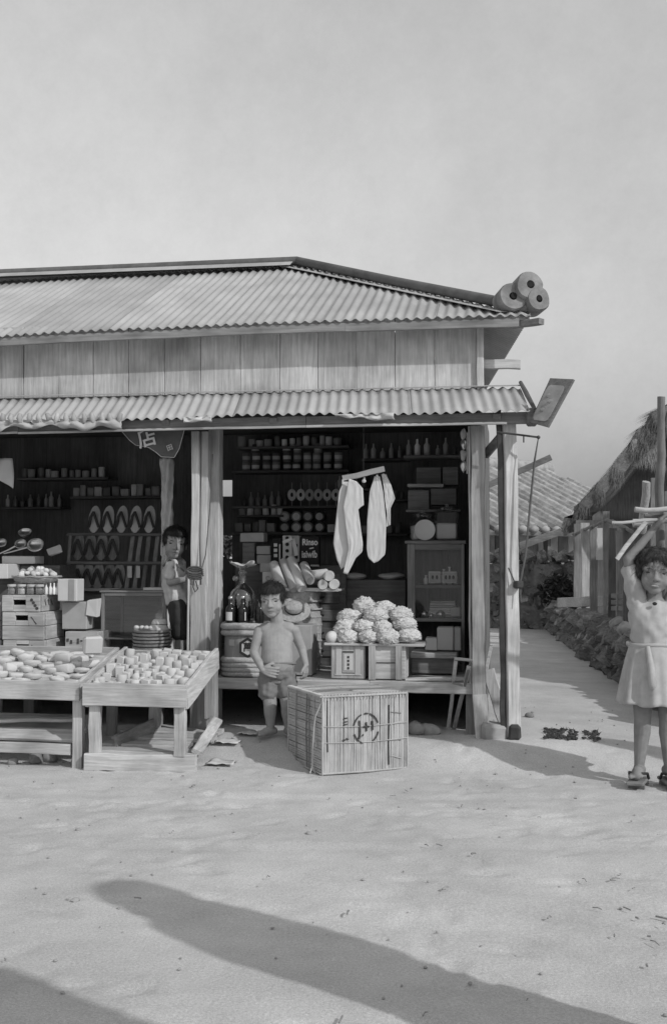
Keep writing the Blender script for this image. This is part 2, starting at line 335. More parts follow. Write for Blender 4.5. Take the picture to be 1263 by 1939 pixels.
# --- upper hip roof
EY, EZ, RYY, RZZ = 6.93, 2.585, 8.65, 3.36; EXR = .12; PKX = -1.60; XLE = -5.2
PITCHX = .0618
def eave_drop(x): return -.035*max(0., (-1.2-x)/2.2)**1.6               # the old eave sags towards the far end
def roof_pt(x, v):                                                      # v: 0 eave, 1 top (ridge or hip)
    top = 1. if x <= PKX else max(.012, (EXR-x)/(EXR-PKX))
    t = v*top
    return V(x, EY+(RYY-EY)*t, EZ+eave_drop(x)*(1-.3*t)+(RZZ-EZ)*t + .008*math.cos(2*math.pi*x/PITCHX) + .006*noise.noise(V(x*1.7,t*3,2)) + (.004*noise.noise(V(x*11,0,5)) if v == 0 else 0))
def sheet(fn, x0, x1, nv, name, mat='tin', lift=0.):
    nu = max(8, int((x1-x0)/PITCHX*8)); mb = MB(); rag = [rnd(-.008,.008) for _ in range(nu+1)]
    mb.grid(lambda u, v: fn(x0+(x1-x0)*u, v) + V(0,0,lift), nu, nv)
    return part(mb, name, mat, smooth=70, solid=.0018)
x = XLE; k = 0
while x < EXR-.01:
    x1 = min(x+PITCHX*11, EXR-.005); sheet(roof_pt, x, x1, 5, 'roof_sheet'); x = x1; k += 1
def side_pt(y, v):                                                      # hip end on the right
    t = v*max(.012, min(1, (y-EY)/(RYY-EY), (2*RYY-EY-y)/(RYY-EY)))
    ex = EXR-.36*(y-EY)/(2*(RYY-EY)); return V(ex-(ex-PKX)*t, y, EZ+(RZZ-EZ)*t+.009*math.cos(2*math.pi*y/PITCHX))
mb = MB(); mb.grid(lambda u, v: side_pt(EY+.01+(2*RYY-2*EY-.02)*u, v), 360, 4); part(mb, 'roof_sheet', 'tin', smooth=70, solid=.0018)
XB = EXR-.36
mb = MB(); mb.grid(lambda u, v: V(XLE+(XB-XLE)*u, 2*RYY-EY-(RYY-EY)*v*(1 if XLE+(XB-XLE)*u <= PKX else max(.01,(XB-(XLE+(XB-XLE)*u))/(XB-PKX))), EZ+(RZZ-EZ)*v*(1 if XLE+(XB-XLE)*u <= PKX else max(.01,(XB-(XLE+(XB-XLE)*u))/(XB-PKX)))), 60, 2); part(mb, 'roof_sheet', 'tin', smooth=30, solid=.002)
pk = V(PKX, RYY, RZZ+.035); cr = V(EXR-.08, EY+.08, EZ+.075)
mb = MB(); mb.tube([V(XLE, RYY, RZZ+.02), V(-3.2, RYY, RZZ+.028), pk], .036, 10); part(mb, 'ridge_cap', 'tin_dark', smooth=60)
mb = MB(); mb.beam(V(XLE, RYY-.10, RZZ-.012), V(PKX-.03, RYY-.10, RZZ-.005), .13, .004, (0,.9,.4), seg=8); part(mb, 'ridge_flashing', 'tin', smooth=30)
mb = MB(); mb.tube([pk, pk.lerp(cr, .5)+V(0,0,-.006), cr], .034, 10); part(mb, 'hip_cap', 'tin_dark', smooth=60)
mb = MB(); mb.beam(pk+V(-.09,-.04,-.045), cr+V(-.09,-.03,-.04), .1, .004, (-.7,-.5,0), seg=6); part(mb, 'hip_flashing', 'tin', smooth=30)
# hip-end ornament: a trefoil of round blocks with a dark hole in each
orn = part(MB().cbox(A(985,572,EY+.08)+V(0,.06,0), (.10,.14,.10), .02, rz=R(20)), 'hip_ornament', 'stone')
for (px, py, r, hx, hy) in ((1001, 541, .085, 4, -2), (970, 562, .086, 6, -2), (1018, 567, .070, 4, -2)):
    c = A(px, py, EY+.06); d = V(.30, -.93, .1).normalized(); q = d.to_track_quat('Z','Y')
    mb = MB().lathe([(r*.2,-.15),(r*.93,-.15),(r,-.13),(r,.0),(r*.93,.02),(r*.3,.022),(r*.24,-.01)], c, 22, q)
    t = mb.noise(.009, 10).build('round_block', 'stone', orn, smooth=42)
    mb = MB().lathe([(r*.24,.0),(r*.2,.012),(1e-6,.012)], c+d*.013, 10, q); mb.build('hole', 'black', orn)
# eave board, rafters' ends
mb = MB(); nb = 10
for i in range(nb):
    xa, xb = XLE+.05+(EXR-.12-XLE)*i/nb, XLE+.05+(EXR-.12-XLE)*(i+1)/nb
    mb.beam(V(xa, EY+.025, EZ-.038+eave_drop(xa)), V(xb, EY+.025, EZ-.038+eave_drop(xb)), .052, .022, (0,0,1), seg=1)
part(mb, 'eave_board', 'greyX')
for i in range(9):
    x = -4.9+i*.58
    t = 1 if x < PKX else max(.1, (EXR-x)/(EXR-PKX)-.08); part(MB().beam(V(x, WY+.04, EZ-.03), V(x, EY+(RYY-EY)*max(t,.2), EZ-.10+(RZZ-EZ)*max(t,.2)), .05, .06, (1,0,0), seg=2), 'rafter', 'darkY')
part(MB().beam(V(EXR-.12, EY+.1, EZ-.04), V(EXR+.06, EY-.02, EZ-.045), .06, .035, (0,1,0)), 'hip_rafter_end', 'greyX')
# --- upper front wall: upright boards
bx = [A(px, 690, WY).x for px in (903,823,748,675,602,530,455,380)]
while bx[-1] > XL: bx.append(bx[-1]-.236)
for i in range(len(bx)-1):
    c = (bx[i]+bx[i+1])/2; wd = bx[i]-bx[i+1]-.003
    part(MB().beam(V(c, WY+.011+rnd(0,.003), 2.12), V(c+rnd(-.002,.002), WY+.011+rnd(0,.003), 2.64), wd, .018, (1,0,0), ch=.0025, seg=2, jit=.0008), 'wall_board', 'paleZ')
ub = A(909, 650, WY)
part(MB().beam(V(ub.x, WY, 2.10), V(ub.x, WY, 2.62), .042, .05, (1,0,0)), 'corner_post', 'paleZ')
q = A(916, 690, 7.16); q2 = A(985, 690, 7.16)
part(MB().beam(V(q.x, 7.16, q.z), V(q2.x, 7.16, q2.z), .055, .05, (0,0,1)), 'side_purlin', 'paleX')
# --- lower canopy
CT = V(0, WY-.02, 2.175); CE_Y, CE_Z = 6.72, 1.992; CXR = A(1003, 778, CE_Y).x; CXT = A(985, 727, WY).x
def can_drop(x): return -.02*max(0., (-1.0-x)/2.2)**1.5
def can_pt(x, v):
    fx = (x-XLE)/(CXR-XLE); xx = XLE+fx*((CXR+(CXT-CXR)*v)-XLE)
    return V(xx, CE_Y+(CT.y-CE_Y)*v, CE_Z+can_drop(x)*(1-v*.5)+(CT.z-CE_Z)*v+.008*math.cos(2*math.pi*x/PITCHX)+.007*noise.noise(V(x*2.3,v*2,8))+(.006*noise.noise(V(x*9,0,6)) if v == 0 else 0))
x = XLE; k = 0
brk = [-4.5, -3.75, -3.05, -2.35, -1.62, A(779,780,CE_Y).x, CXR]
for x1 in brk:
    sheet(lambda xx, v: can_pt(xx, v)+V(0,0,.004*math.sin(xx*3)*(1-v)), x-.015 if k == 5 else x, x1, 4, 'canopy_sheet', lift=.003*(k == 5)); x = x1; k += 1
mb = MB().beam(V(XLE, WY-.03, 2.188), V(CXT, WY-.03, 2.188), .028, .004, (0,1,.3), seg=12); part(mb, 'canopy_flashing', 'tin')
BY = 6.80; bz0, bz1 = 1.925, 1.985
def bdrop(x): return -.012*max(0., (-1.2-x)/2.)**1.5
BXR = A(1000, 800, BY).x
for (xa, xb) in ((XLE, -3.0), (-3.0, -1.2), (-1.2, BXR)):
    part(MB().beam(V(xa, BY, 1.958+bdrop(xa)), V(xb-.003, BY, 1.958+bdrop(xb)), .066, .045, (0,0,1), seg=4), 'front_beam', 'greyX')
    part(MB().beam(V(xa, BY-.030, 1.928+bdrop(xa)), V(xb-.003-(.12 if xb == BXR else 0), BY-.030, 1.928+bdrop(xb)), .014, .014, (0,0,1), seg=6, ch=.002), 'drip_batten', 'paleX')
for i in range(8):
    x = -4.7+i*.66
    part(MB().beam(V(x, CE_Y+.05, CE_Z-.03), V(x, WY, 2.14), .045, .04, (1,0,0), seg=1), 'canopy_rafter', 'darkY')
# the turned-up tin end at the right of the canopy
mb = MB(); e0, e1, e2 = A(985,727,WY-.02), A(990,752,6.95), A(1003,780,CE_Y)
mb.tube([e0+V(.0,0,.01), e1+V(.02,0,.02), e2+V(.03,0,.01)], [.012,.016,.012], 6); part(mb, 'canopy_edge_roll', 'tin_dark', smooth=60)
mb = MB().cbox(A(1006,790,6.78), (.06,.1,.10), .01); part(mb, 'beam_end', 'darkX')
mb = MB(); [mb.ell(A(px,py,6.74), (.008,.008,.008), 8, 5) for px, py in ((1005,777),(1009,786))]; part(mb, 'insulator', 'paper')
# framed board slanting out from the canopy corner
sb = [A(1041,716,6.70), A(1085,718,6.62), A(1036,808,6.62), A(1003,799,6.70)]
sg_n = (sb[1]-sb[0]).cross(sb[3]-sb[0]).normalized(); sg_n = sg_n if sg_n.y < 0 else -sg_n
mb = MB().add(sb+[p-sg_n*.02 for p in sb], [(0,1,2,3),(7,6,5,4),(0,4,5,1),(1,5,6,2),(2,6,7,3),(3,7,4,0)]); eb = part(mb, 'end_board', 'darkX')
ib = [sb[0].lerp(sb[2],.10).lerp(sb[3],.05), sb[1].lerp(sb[3],.16), sb[2].lerp(sb[0],.10), sb[3].lerp(sb[1],.05)]; ib = [p+sg_n*.003 for p in ib]
cen = (ib[0]+ib[1]+ib[2]+ib[3])/4; rim = []
for i in range(4):
    a_, b_, c_ = ib[i-1], ib[i], ib[(i+1)%4]; rim += [b_.lerp(a_,.15), b_.lerp(a_,.05).lerp(c_,.05), b_.lerp(c_,.15)]
MB().add(rim, [tuple(range(12))]).build('pale_panel', 'plaster', eb, solid=.003)
for u_, v_ in ((.35,.3),(.6,.45),(.4,.7)): MB().ell(ib[0].lerp(ib[1],u_).lerp(ib[3].lerp(ib[2],u_),v_)+sg_n*.003, (.02,.003,.012), 8, 5).build('smudge', 'grey'+'X', eb)
# torn lining hanging out under the canopy edge
def crumple(x0, x1, ztop, zbot, y, n, amp, mat='paper_grey', name='torn_lining'):
    s = rnd(0,99); mb = MB()
    def f(u, v):
        x = x0+(x1-x0)*u; k = noise.noise(V(x*14, v*2, s)); e = noise.noise(V(x*9, s, 0))
        return V(x+.01*noise.noise(V(x*20,v*3,s+3)), y-.012+amp*k - .02*math.sin(v*3.14)*abs(math.sin(x*38)), ztop+(zbot-ztop+.035*e)*v)
    mb.grid(f, n, 5); return part(mb, name, mat, smooth=70, solid=.001)
crumple(XLE, A(232,790,6.74).x, 1.99, 1.938, 6.742, 170, .030, 'paper_grey'); [part(MB().tube([A(px+rnd(-2,2),784,6.73), A(px+rnd(-3,3),792,6.715), A(px+rnd(-4,4),800,6.725)], [.012,.019,.010], 7).noise(.006,40,px), 'lining_roll', 'carton', smooth=70) for px in range(6,232,17)]
a, b = A(350,790,6.74).x, A(402,790,6.74).x; crumple(a, b, 1.992, 1.955, 6.742, 26, .025, 'paper')
a, b = A(635,790,6.74).x, A(748,790,6.74).x; crumple(a, b, 1.995, 1.968, 6.742, 44, .03, 'paper')
# --- main posts (two uprights side by side at the left, one at the right), and the free canopy post
def post(px0, px1, Y, z0, z1, t, mat='woodZ', name='post', lean=0., rzd=0.):
    c = A((px0+px1)/2, 1000, Y); wd = (A(px1,1000,Y)-A(px0,1000,Y)).length
    return part(MB().beam(V(c.x+lean, Y+t/2, z0), V(c.x, Y+t/2, z1), wd, t, (math.cos(rzd), math.sin(rzd), 0), seg=8, ch=.005, jit=.002), name, mat)
post(362, 377, 6.975, .05, 1.93, .10, 'paleZ'); post(380, 393, 6.99, .05, 1.93, .09, 'woodZ')
post(376.5, 380.5, 7.0, .05, 1.93, .06, 'greyZ', 'post_batten')
post(394, 415, 7.12, .05, 2.0, .10, 'woodZ')
post(360, 392, 6.95, .05, 1.93-.95, .02, 'woodZ', 'post_cladding')
post(892, 918, 6.90, .30, 1.93, .10, 'woodZ'); post(887, 891.5, 6.93, .40, 1.93, .05, 'paleZ', 'post_batten')
# grey board between right post and beam, standing in for the shaded beam end
mb = MB(); kb = [A(920,870,7.0), A(932,846,6.98), A(955,822,6.95), A(960,815,6.95)]
mb.beam(A(917,862,7.02), A(958,815,6.95), .05, .03, (0,0,1)); part(mb, 'shaded_beam_end', 'greyX')
fp = Gp(970, 1432); fb = V(fp.x, fp.y, gz(fp.x, fp.y)-.03)
mb = MB(); ft = A(962, 812, fp.y-.02)
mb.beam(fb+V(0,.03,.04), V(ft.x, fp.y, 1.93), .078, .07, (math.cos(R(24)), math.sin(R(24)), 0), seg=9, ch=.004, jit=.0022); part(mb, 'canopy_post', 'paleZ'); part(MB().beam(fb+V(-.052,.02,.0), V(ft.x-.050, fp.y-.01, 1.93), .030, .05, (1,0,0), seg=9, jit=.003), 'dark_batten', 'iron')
part(MB().cbox(fb+V(.012,-.012,.07), (.07,.06,.09), .015, jit=.008), 'rotten_foot', 'iron'); mb = MB().cbox(A(981,1107,fp.y-.04), (.05,.05,.045), .008, rz=R(24)); part(mb, 'post_clamp', 'iron')
mb = MB().tube([A(962,1075,fp.y-.045), A(974,1102,fp.y-.05), A(982,1107,fp.y-.05)], .004, 6); part(mb, 'clamp_hook', 'iron')
# iron bar with hooks and a rope down to the clamp
b0, b1 = A(940,818,6.75), A(1019,828,6.75)
part(MB().tube([b0, b1], .006, 8), 'awning_bar', 'iron'); part(MB().ell(b1, (.011,.011,.011), 8, 6), 'bar_knob', 'iron'); part(MB().tube([A(991,826,6.75), A(991,838,6.75)], .004, 6), 'bar_hook', 'iron')
rp = [b1, A(1012,870,6.75), A(1003,960,6.76), A(995,1050,6.77), A(984,1106,fp.y-.04), A(986,1140,fp.y-.05)]
part(MB().tube(rp, [.003,.006,.007,.006,.006,.003], 6), 'awning_rope', 'rope_dark', smooth=60)
# --- floor
PY = 6.93
for (xa, xb) in ((XL, -2.6), (-2.6, A(700,1300,PY).x), (A(700,1300,PY).x, A(921,1310,PY).x)):
    part(MB().beam(V(xa, PY+.02, .378), V(xb-.003, PY+.02, .378), .066, .04, (0,0,1), seg=5, ch=.005, jit=.002), 'floor_edge_beam', 'woodX')
y = PY+.04
while y < 9.6:
    d = rnd(.12,.17); part(MB().beam(V(XL, y+d/2, FZ-.011), V(XR+.03, y+d/2, FZ-.011), d-.004, .022, (0,1,0), seg=6, jit=.0012), 'floor_plank', 'woodX'); y += d
for px, Y in ((893, 7.02), (600, 7.1), (300, 7.1), (60, 7.1)):
    c = A(px, 1300, Y); part(MB().beam(V(c.x, Y, 0), V(c.x, Y, .345), .07, .07, (1,0,0)), 'floor_stub', 'greyZ')
# stub and plinth below the right post
c = A(909, 1320, 6.95); part(MB().beam(V(c.x+.03, 6.87, .0), V(c.x, 6.92, .345), .085, .05, (1,0,0), seg=4, jit=.003), 'post_stub', 'woodZ')
c = Gp(932, 1436); mb = MB().cbox(V(c.x+.01, c.y+.12, .09), (.15, .12, .20), .02, rz=R(10), jit=.012); part(mb, 'plinth_block', 'plaster')
# --- back and side walls, ceiling
BW = 9.55; wx0, wx1 = A(418,925,BW).x, A(440,925,BW).x
x = XL
while x < XR-.02:
    wd = min(rnd(.17,.23), XR-x)
    if x < wx0 < x+wd: wd = wx0-x
    if abs(x-wx0) < 1e-6: wd = wx1-wx0
    spans = [(0.1, 2.2)] if abs(x-wx0) > 1e-6 else [(.1, A(429,1058,BW).z), (A(429,1014,BW).z, A(429,940,BW).z), (A(429,909,BW).z, 2.2)]
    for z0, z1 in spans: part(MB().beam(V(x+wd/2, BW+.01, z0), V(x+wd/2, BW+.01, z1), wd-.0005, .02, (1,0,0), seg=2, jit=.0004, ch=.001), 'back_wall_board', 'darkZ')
    x += wd
for i in range(13):
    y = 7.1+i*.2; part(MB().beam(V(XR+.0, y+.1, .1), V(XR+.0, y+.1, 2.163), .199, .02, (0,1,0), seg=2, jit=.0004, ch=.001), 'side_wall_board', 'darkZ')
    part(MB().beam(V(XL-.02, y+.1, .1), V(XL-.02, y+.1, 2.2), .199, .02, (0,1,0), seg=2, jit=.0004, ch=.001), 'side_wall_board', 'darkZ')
for i in range(12):
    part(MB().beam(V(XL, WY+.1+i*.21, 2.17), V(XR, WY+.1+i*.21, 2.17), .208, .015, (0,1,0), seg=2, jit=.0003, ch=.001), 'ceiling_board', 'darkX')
# rope, hook and thin pole on the left post
mb = MB(); kx = [A(*p, 6.93) for p in ((403,860),(398,960),(390,1050),(381,1082),(372,1092))]
part(MB().tube(kx, .004, 6), 'post_cord', 'rope_dark', smooth=60)
mb = MB(); c = A(371,1085,6.93)
for i in range(4): mb.tube([c+V(.05*math.cos(a)*1.0, -.005-.004*i, .022*math.sin(a)+.012*(i-1.5)) for a in [j*math.pi/5 for j in range(10)]], .006, 6)
part(mb, 'rope_knot', 'rope_dark', smooth=60)
part(MB().tube([A(*p,6.92) for p in ((368,1095),(366,1112),(370,1121),(375,1115),(371,1100))], .004, 6), 'hook', 'iron', smooth=60)
ORD = ('first','second','third','fourth','fifth','sixth','seventh','eighth','ninth','tenth','eleventh','twelfth','thirteenth','fourteenth')
# ================================================================== STREET FRONT: tables, crate, planks
def wob_box(mb, c, size, ch=.004, rz=0., jit=.002, rx=0., ry=0.): return mb.cbox(c, size, ch, rz, rx, ry, jit)
# --- bamboo-slatted crate in front
ca, cb = Gp(610,1469), Gp(770,1456); fx = V(cb.x-ca.x, cb.y-ca.y, 0); CL = fx.length; fx.normalize(); fy = V(-fx.y, fx.x, 0); CD = .50; CH = .412
cz0 = gz(ca.x, ca.y)+.004; ca = V(ca.x, ca.y, 0)
crate = thing('bamboo_crate', 'large bamboo-slatted crate with a circle mark standing on the sand before the shop', 'crate', ca+fx*CL/2+fy*CD/2+V(0,0,cz0))
def cp(u, d, z): return ca + fx*u + fy*d + V(0,0,cz0+z)
mb = MB(); i_ = .012
vs = [cp(u,d,z) for z in (.004,CH-i_) for d in (i_,CD-i_) for u in (i_,CL-i_)]; mb.add(vs, [(0,2,3,1),(4,5,7,6),(0,1,5,4),(2,6,7,3),(0,4,6,2),(1,3,7,5)]); mb.build('lining', 'bamboo', crate)
u = .0; k = 0
while u < CL-.008:                                                       # front: upright slats
    wd = min(rnd(.008,.014), CL-u); o = rnd(-.002,.001); gap = .0005 if rnd(0,1) < .95 else .0025
    MB().beam(cp(u+wd/2, o, rnd(.0,.006)), cp(u+wd/2+rnd(-.002,.002), o+rnd(-.002,.002), CH-rnd(.0,.006)), wd-gap, .006, fx, ch=.002, seg=3, jit=.0008).build('slat', 'bamboo', crate); u += wd
z = .0
while z < CH-.01:                                                        # left side: level slats
    wd = min(rnd(.011,.019), CH-z); o = rnd(-.002,.002)
    MB().beam(cp(o, .002, z+wd/2), cp(o+rnd(-.002,.002), CD, z+wd/2+rnd(-.003,.003)), wd-.0012, .006, (0,0,1), ch=.002, seg=3, jit=.001).build('slat', 'bamboo', crate)
    MB().beam(cp(CL-o, .002, z+wd/2), cp(CL-o, CD, z+wd/2), wd-.0012, .006, (0,0,1), ch=.002, seg=2, jit=.001).build('slat', 'bamboo', crate); z += wd
d = .0
while d < CD-.012:                                                       # top
    wd = min(rnd(.02,.036), CD-d)
    MB().beam(cp(-.002, d+wd/2, CH-.002+rnd(0,.005)), cp(CL*.5, d+wd/2+rnd(-.003,.003), CH-.001+rnd(-.002,.004)), wd-.004, .005, fy, seg=2, jit=.0015).build('slat', 'bamboo', crate)
    MB().beam(cp(CL*.5+.002, d+wd/2, CH-.001+rnd(-.002,.004)), cp(CL+.002, d+wd/2+rnd(-.003,.003), CH-.004), wd-.004, .005, fy, seg=2, jit=.0015).build('slat', 'bamboo', crate); d += wd
for (p0, p1) in (((0,-.005,0),(0,-.005,CH)),((CL,-.005,0),(CL,-.005,CH)),((-.005,CD,0),(-.005,CD,CH)),((0,-.006,CH),(CL,-.006,CH)),((-.006,0,CH),(-.006,CD,CH)),((0,-.006,.006),(CL,-.006,.006)),((-.006,0,.006),(-.006,CD,.006))):
    MB().tube([cp(*p0), cp(*[(a+b)/2 for a, b in zip(p0,p1)])+V(rnd(-.003,.003),0,rnd(-.003,.003)), cp(*p1)], .006, 6).build('corner_cane', 'bamboo', crate, smooth=60)
for i in range(26):                                                      # stitching of the rims
    t = (i+.5)/26
    MB().tube([cp(CL*t, -.012, CH-.02), cp(CL*t+.006, -.006, CH+.008), cp(CL*t+.012, .02, CH+.006)], .0022, 5).build('rim_stitch', 'bamboo', crate, smooth=60)
    MB().tube([cp(-.012, CD*t, CH-.02), cp(-.006, CD*t+.006, CH+.008), cp(.02, CD*t+.012, CH+.006)], .0022, 5).build('rim_stitch', 'bamboo', crate, smooth=60)
for dd in (.17, .20, .36): MB().tube([cp(-.008,dd,0), cp(-.010,dd+rnd(-.01,.01),CH*.5), cp(-.008,dd,CH), cp(.06,dd+.01,CH+.009), cp(CL*.5,dd+.02,CH+.009), cp(CL,dd,CH+.004)], .003, 5).build('binding', 'bamboo_dark', crate, smooth=60)
for zz in (.17, .255): MB().tube([cp(-.008,CD,zz), cp(-.009,.2,zz+.01), cp(-.006,-.008,zz)]+[cp(CL*t,-.010,zz-.01*math.sin(t*3)) for t in (.3,.6,1)], .0022, 5).build('binding', 'bamboo', crate, smooth=60)
uu = CL*.775
MB().beam(cp(uu,-.008,.03), cp(uu,-.008,CH-.06), .006, .004, fx).build('slot', 'black', crate)
for i in range(4): MB().beam(cp(uu+.012,-.008,.07+i*.085+rnd(-.02,.02)), cp(uu+.075,-.009,.07+i*.085+rnd(-.02,.02)), .004, .003, (0,0,1)).build('binding', 'bamboo_dark' if i%2 else 'bamboo', crate)
MB().beam(cp(.028,-.0075,.12), cp(.030,-.0075,CH-.02), .005, .003, fx).build('slot', 'black', crate)
# loose cane strap on the left side
MB().tube([cp(-.004,.0,CH-.03), cp(-.03,.02,CH-.10), cp(-.035,.03,CH*.6), cp(-.030,.06,CH*.3), cp(-.03,.065,.04), cp(-.045,.06,.003)], .0042, 6).build('loose_strap', 'bamboo', crate, smooth=60)
MB().tube([cp(-.03,.065,.04), cp(-.02,.05,.003)], .003, 6).build('loose_strap', 'bamboo', crate)
MB().tube([cp(-.008,.10,CH-.01), cp(-.02,.07,CH*.6), cp(-.018,.04,CH*.35)], .003, 5).build('loose_strap', 'bamboo', crate, smooth=60)
# ink mark: a broken circle with J + I, and small strokes beside it
def fmark(pts, r): MB().tube([cp(CL*a, -.0095, CH*b) for a, b in pts], r, 5).build('ink_mark', 'inkfade', crate, smooth=60)
cxu, czu, ru, rz_ = .505, .565, .148, .195
for a0, a1 in ((20,75),(80,105),(112,170),(200,255),(300,350)):
    fmark([(cxu+ru*math.cos(R(a)), czu+rz_*math.sin(R(a))) for a in range(a0, a1+1, 9)], .0042)
fmark([(.425,.67),(.43,.58),(.428,.46),(.42,.43)], .0055); fmark([(.42,.44),(.405,.45)], .005); fmark([(.575,.655),(.58,.54)], .0065); fmark([(.505,.645),(.508,.53)], .0055); fmark([(.47,.59),(.54,.588)], .0055)
fmark([(.46,.47),(.475,.49)], .004)
for zz in (.71,.665,.63): fmark([(.24,zz),(.285,zz+.005)], .0035)
fmark([(.23,.43),(.26,.435)], .004); fmark([(.27,.45),(.30,.44)], .004)
# --- right display table
TX0, TX1, TY0, TY1 = Gp(157,1300,.455).x-.0, -1.72, 6.06, 6.74
tb = thing('display_table', 'sloping wooden display table on plank base, crowded with rows of small white packets', 'table', V((TX0+TX1)/2, (TY0+TY1)/2, 0))
def tz(y): return .42+(y-TY0)/(TY1-TY0)*.145                              # top of the sloping shelf
y = TY0+.02
while y < TY1-.03:
    wd = .105; MB().beam(V(TX0+.01,y+wd/2,tz(y+wd/2)-.01), V(TX1-.01,y+wd/2,tz(y+wd/2)-.01), wd-.003, .016, (0,1,.2)).build('top_board', 'paleX', tb); y += wd
MB().beam(V(TX0,TY0,.405), V(TX1,TY0,.405), .10, .024, (0,0,1), seg=4, jit=.002).build('front_rail', 'paleX', tb)
MB().beam(V(TX0,TY0+.004,.462), V(TX1,TY0+.004,.458), .028, .026, (0,1,0), seg=4, jit=.002).build('front_lip', 'woodX', tb)
for X in (TX0+.011, TX1-.011): MB().beam(V(X,TY0+.014,.405), V(X,TY1,.555), .13, .022, (0,0,1), seg=4, jit=.002).build('side_board', 'paleY', tb)
MB().beam(V(TX0,TY1,.545), V(TX1,TY1,.545), .10, .022, (0,0,1)).build('back_rail', 'woodX', tb)
for (X, Y, l) in ((TX0+.055,TY0+.045,0), (TX1-.05,TY0+.045,0)): MB().beam(V(X,Y,.085), V(X,Y,.36), .062, .04, (1,0,0), seg=4, jit=.002).build('leg', 'paleZ', tb)
for (X, Y) in ((TX0+.2,TY1-.03), (TX1-.03,TY1-.03)): MB().beam(V(X,Y,gz(X,Y)), V(X,Y,.54), .06, .07, (1,0,0), seg=4, jit=.002).build('leg', 'woodZ', tb)
MB().beam(V(TX1-.03,TY1-.12,.22), V(TX1-.03,TY1-.12,.47), .12, .018, (0,1,0)).build('side_panel', 'greyZ', tb)
# goods: small white wrapped packets in rows; each is a thing
GL = 'small white paper-wrapped packet standing in rows on the sloping table'
pk_a = MB().lathe([(.026,0),(.028,.003),(.0275,.058),(.026,.063),(.02,.065),(1e-6,.064)], (0,0,0), 14); pk_b = MB().cbox((0,0,.036), (.05,.04,.072), .004).noise(.003,30); pk_c = MB().lathe([(.024,0),(.027,.01),(.027,.04),(.018,.055),(.012,.06),(.013,.078),(1e-6,.079)], (0,0,0), 12); pk_d = MB().ell((0,0,.026), (.030,.027,.028), 12, 8).noise(.008,30)
kinds = [m_.build('packet', 'goods', smooth=40) for m_ in (pk_a, pk_b, pk_c, pk_d)]
for o in kinds: COL.objects.unlink(o)
for j in range(8):
    for i in range(9):
        x = TX0+.055+i*.0585+rnd(-.008,.008); y = TY0+.05+j*.08+rnd(-.010,.010)
        if y > TY1-.03 or rnd(0,1) < .05: continue
        o = random.choices(kinds, (4,4,1,3))[0].copy(); COL.objects.link(o); tag(o, 'small white packet on the sloping table, %s row from the front, %s from left' % (ORD[j], ORD[i]), 'packet', 'white packets on the sloping table')
        o.location = (x, y, tz(y)-.004); o.rotation_euler = (rnd(-.12,.12), rnd(-.12,.12), rnd(-.4,.4)); s_ = rnd(.9,1.12); o.scale = (s_, s_, s_*rnd(.6,1.0))
for o in kinds: bpy.data.objects.remove(o)
# --- left display table
LX0, LX1, LY0, LY1 = -3.75, TX0-.035, 6.10, 6.74
lt = thing('display_table', 'long low wooden display table at the left edge, heaped with pale wrapped goods', 'table', V((LX0+LX1)/2, (LY0+LY1)/2, 0))
def lz(y): return .44+(y-LY0)/(LY1-LY0)*.13
y = LY0+.02
while y < LY1-.03:
    wd = .12; MB().beam(V(LX0,y+wd/2,lz(y+wd/2)-.01), V(LX1,y+wd/2,lz(y+wd/2)-.01), wd-.003, .016, (0,1,.2)).build('top_board', 'paleX', lt); y += wd
MB().beam(V(LX0,LY0,.425), V(LX1,LY0,.422), .105, .024, (0,0,1), seg=5, jit=.002).build('front_rail', 'paleX', lt)
MB().beam(V(LX0,LY1,.56), V(LX1,LY1,.56), .10, .022, (0,0,1)).build('back_rail', 'woodX', lt)
for X in (LX0+.1, LX1-.012): MB().beam(V(X,LY0+.014,.42), V(X,LY1,.555), .11, .022, (0,0,1), seg=4).build('side_board', 'paleY', lt)
for (X, Y) in ((LX1-.02,LY0+.04), (LX1-.03,LY1-.03), (LX0+.1,LY0+.04), (-3.1, LY1-.03)): MB().beam(V(X,Y,0), V(X,Y,.38), .055, .05, (1,0,0), seg=4).build('leg', 'woodZ', lt)
lk = [MB().cbox((0,0,.027), (.098,.074,.055), .010).noise(.010,22).build('wrapped_bundle', 'goods', smooth=50), MB().ell((0,0,.03), (.055,.045,.034), 14, 9).noise(.018,26).build('wrapped_bundle', 'goods', smooth=60), MB().tube([(-.05,0,.022),(0,.004,.024),(.05,0,.022)], [.017,.024,.016], 9).noise(.008,40).build('wrapped_bundle', 'goods', smooth=60)]
for o in lk: COL.objects.unlink(o)
for j in range(6):
    for i in range(13):
        x = LX0+.28+i*.088+rnd(-.02,.02); y = LY0+.06+j*.1+rnd(-.02,.02)
        if x > LX1-.06 or rnd(0,1) < .07: continue
        o = random.choices(lk, (3,4,2))[0].copy(); COL.objects.link(o); tag(o, 'pale wrapped bundle on the left-edge table, %s row from the front, %s from left' % (ORD[j], ORD[i]), 'bundle', 'pale bundles on the left table')
        o.location = (x, y, lz(y)-.004); o.rotation_euler = (rnd(-.15,.15), rnd(-.15,.15), rnd(-.8,.8)); s_ = rnd(.8,1.15); o.scale = (s_, s_, s_*rnd(.55,.95))
for o in lk: bpy.data.objects.remove(o)
c = Gp(172,1240,.60); mb = MB(); wob_box(mb, V(c.x, c.y+.02, .655), (.11,.10,.10), .012, rz=R(25), jit=.01, rx=.1)
tag(mb.build('paper_parcel', 'paper', origin=V(c.x,c.y,.6)), 'white paper parcel with slanting top between the two display tables', 'parcel')
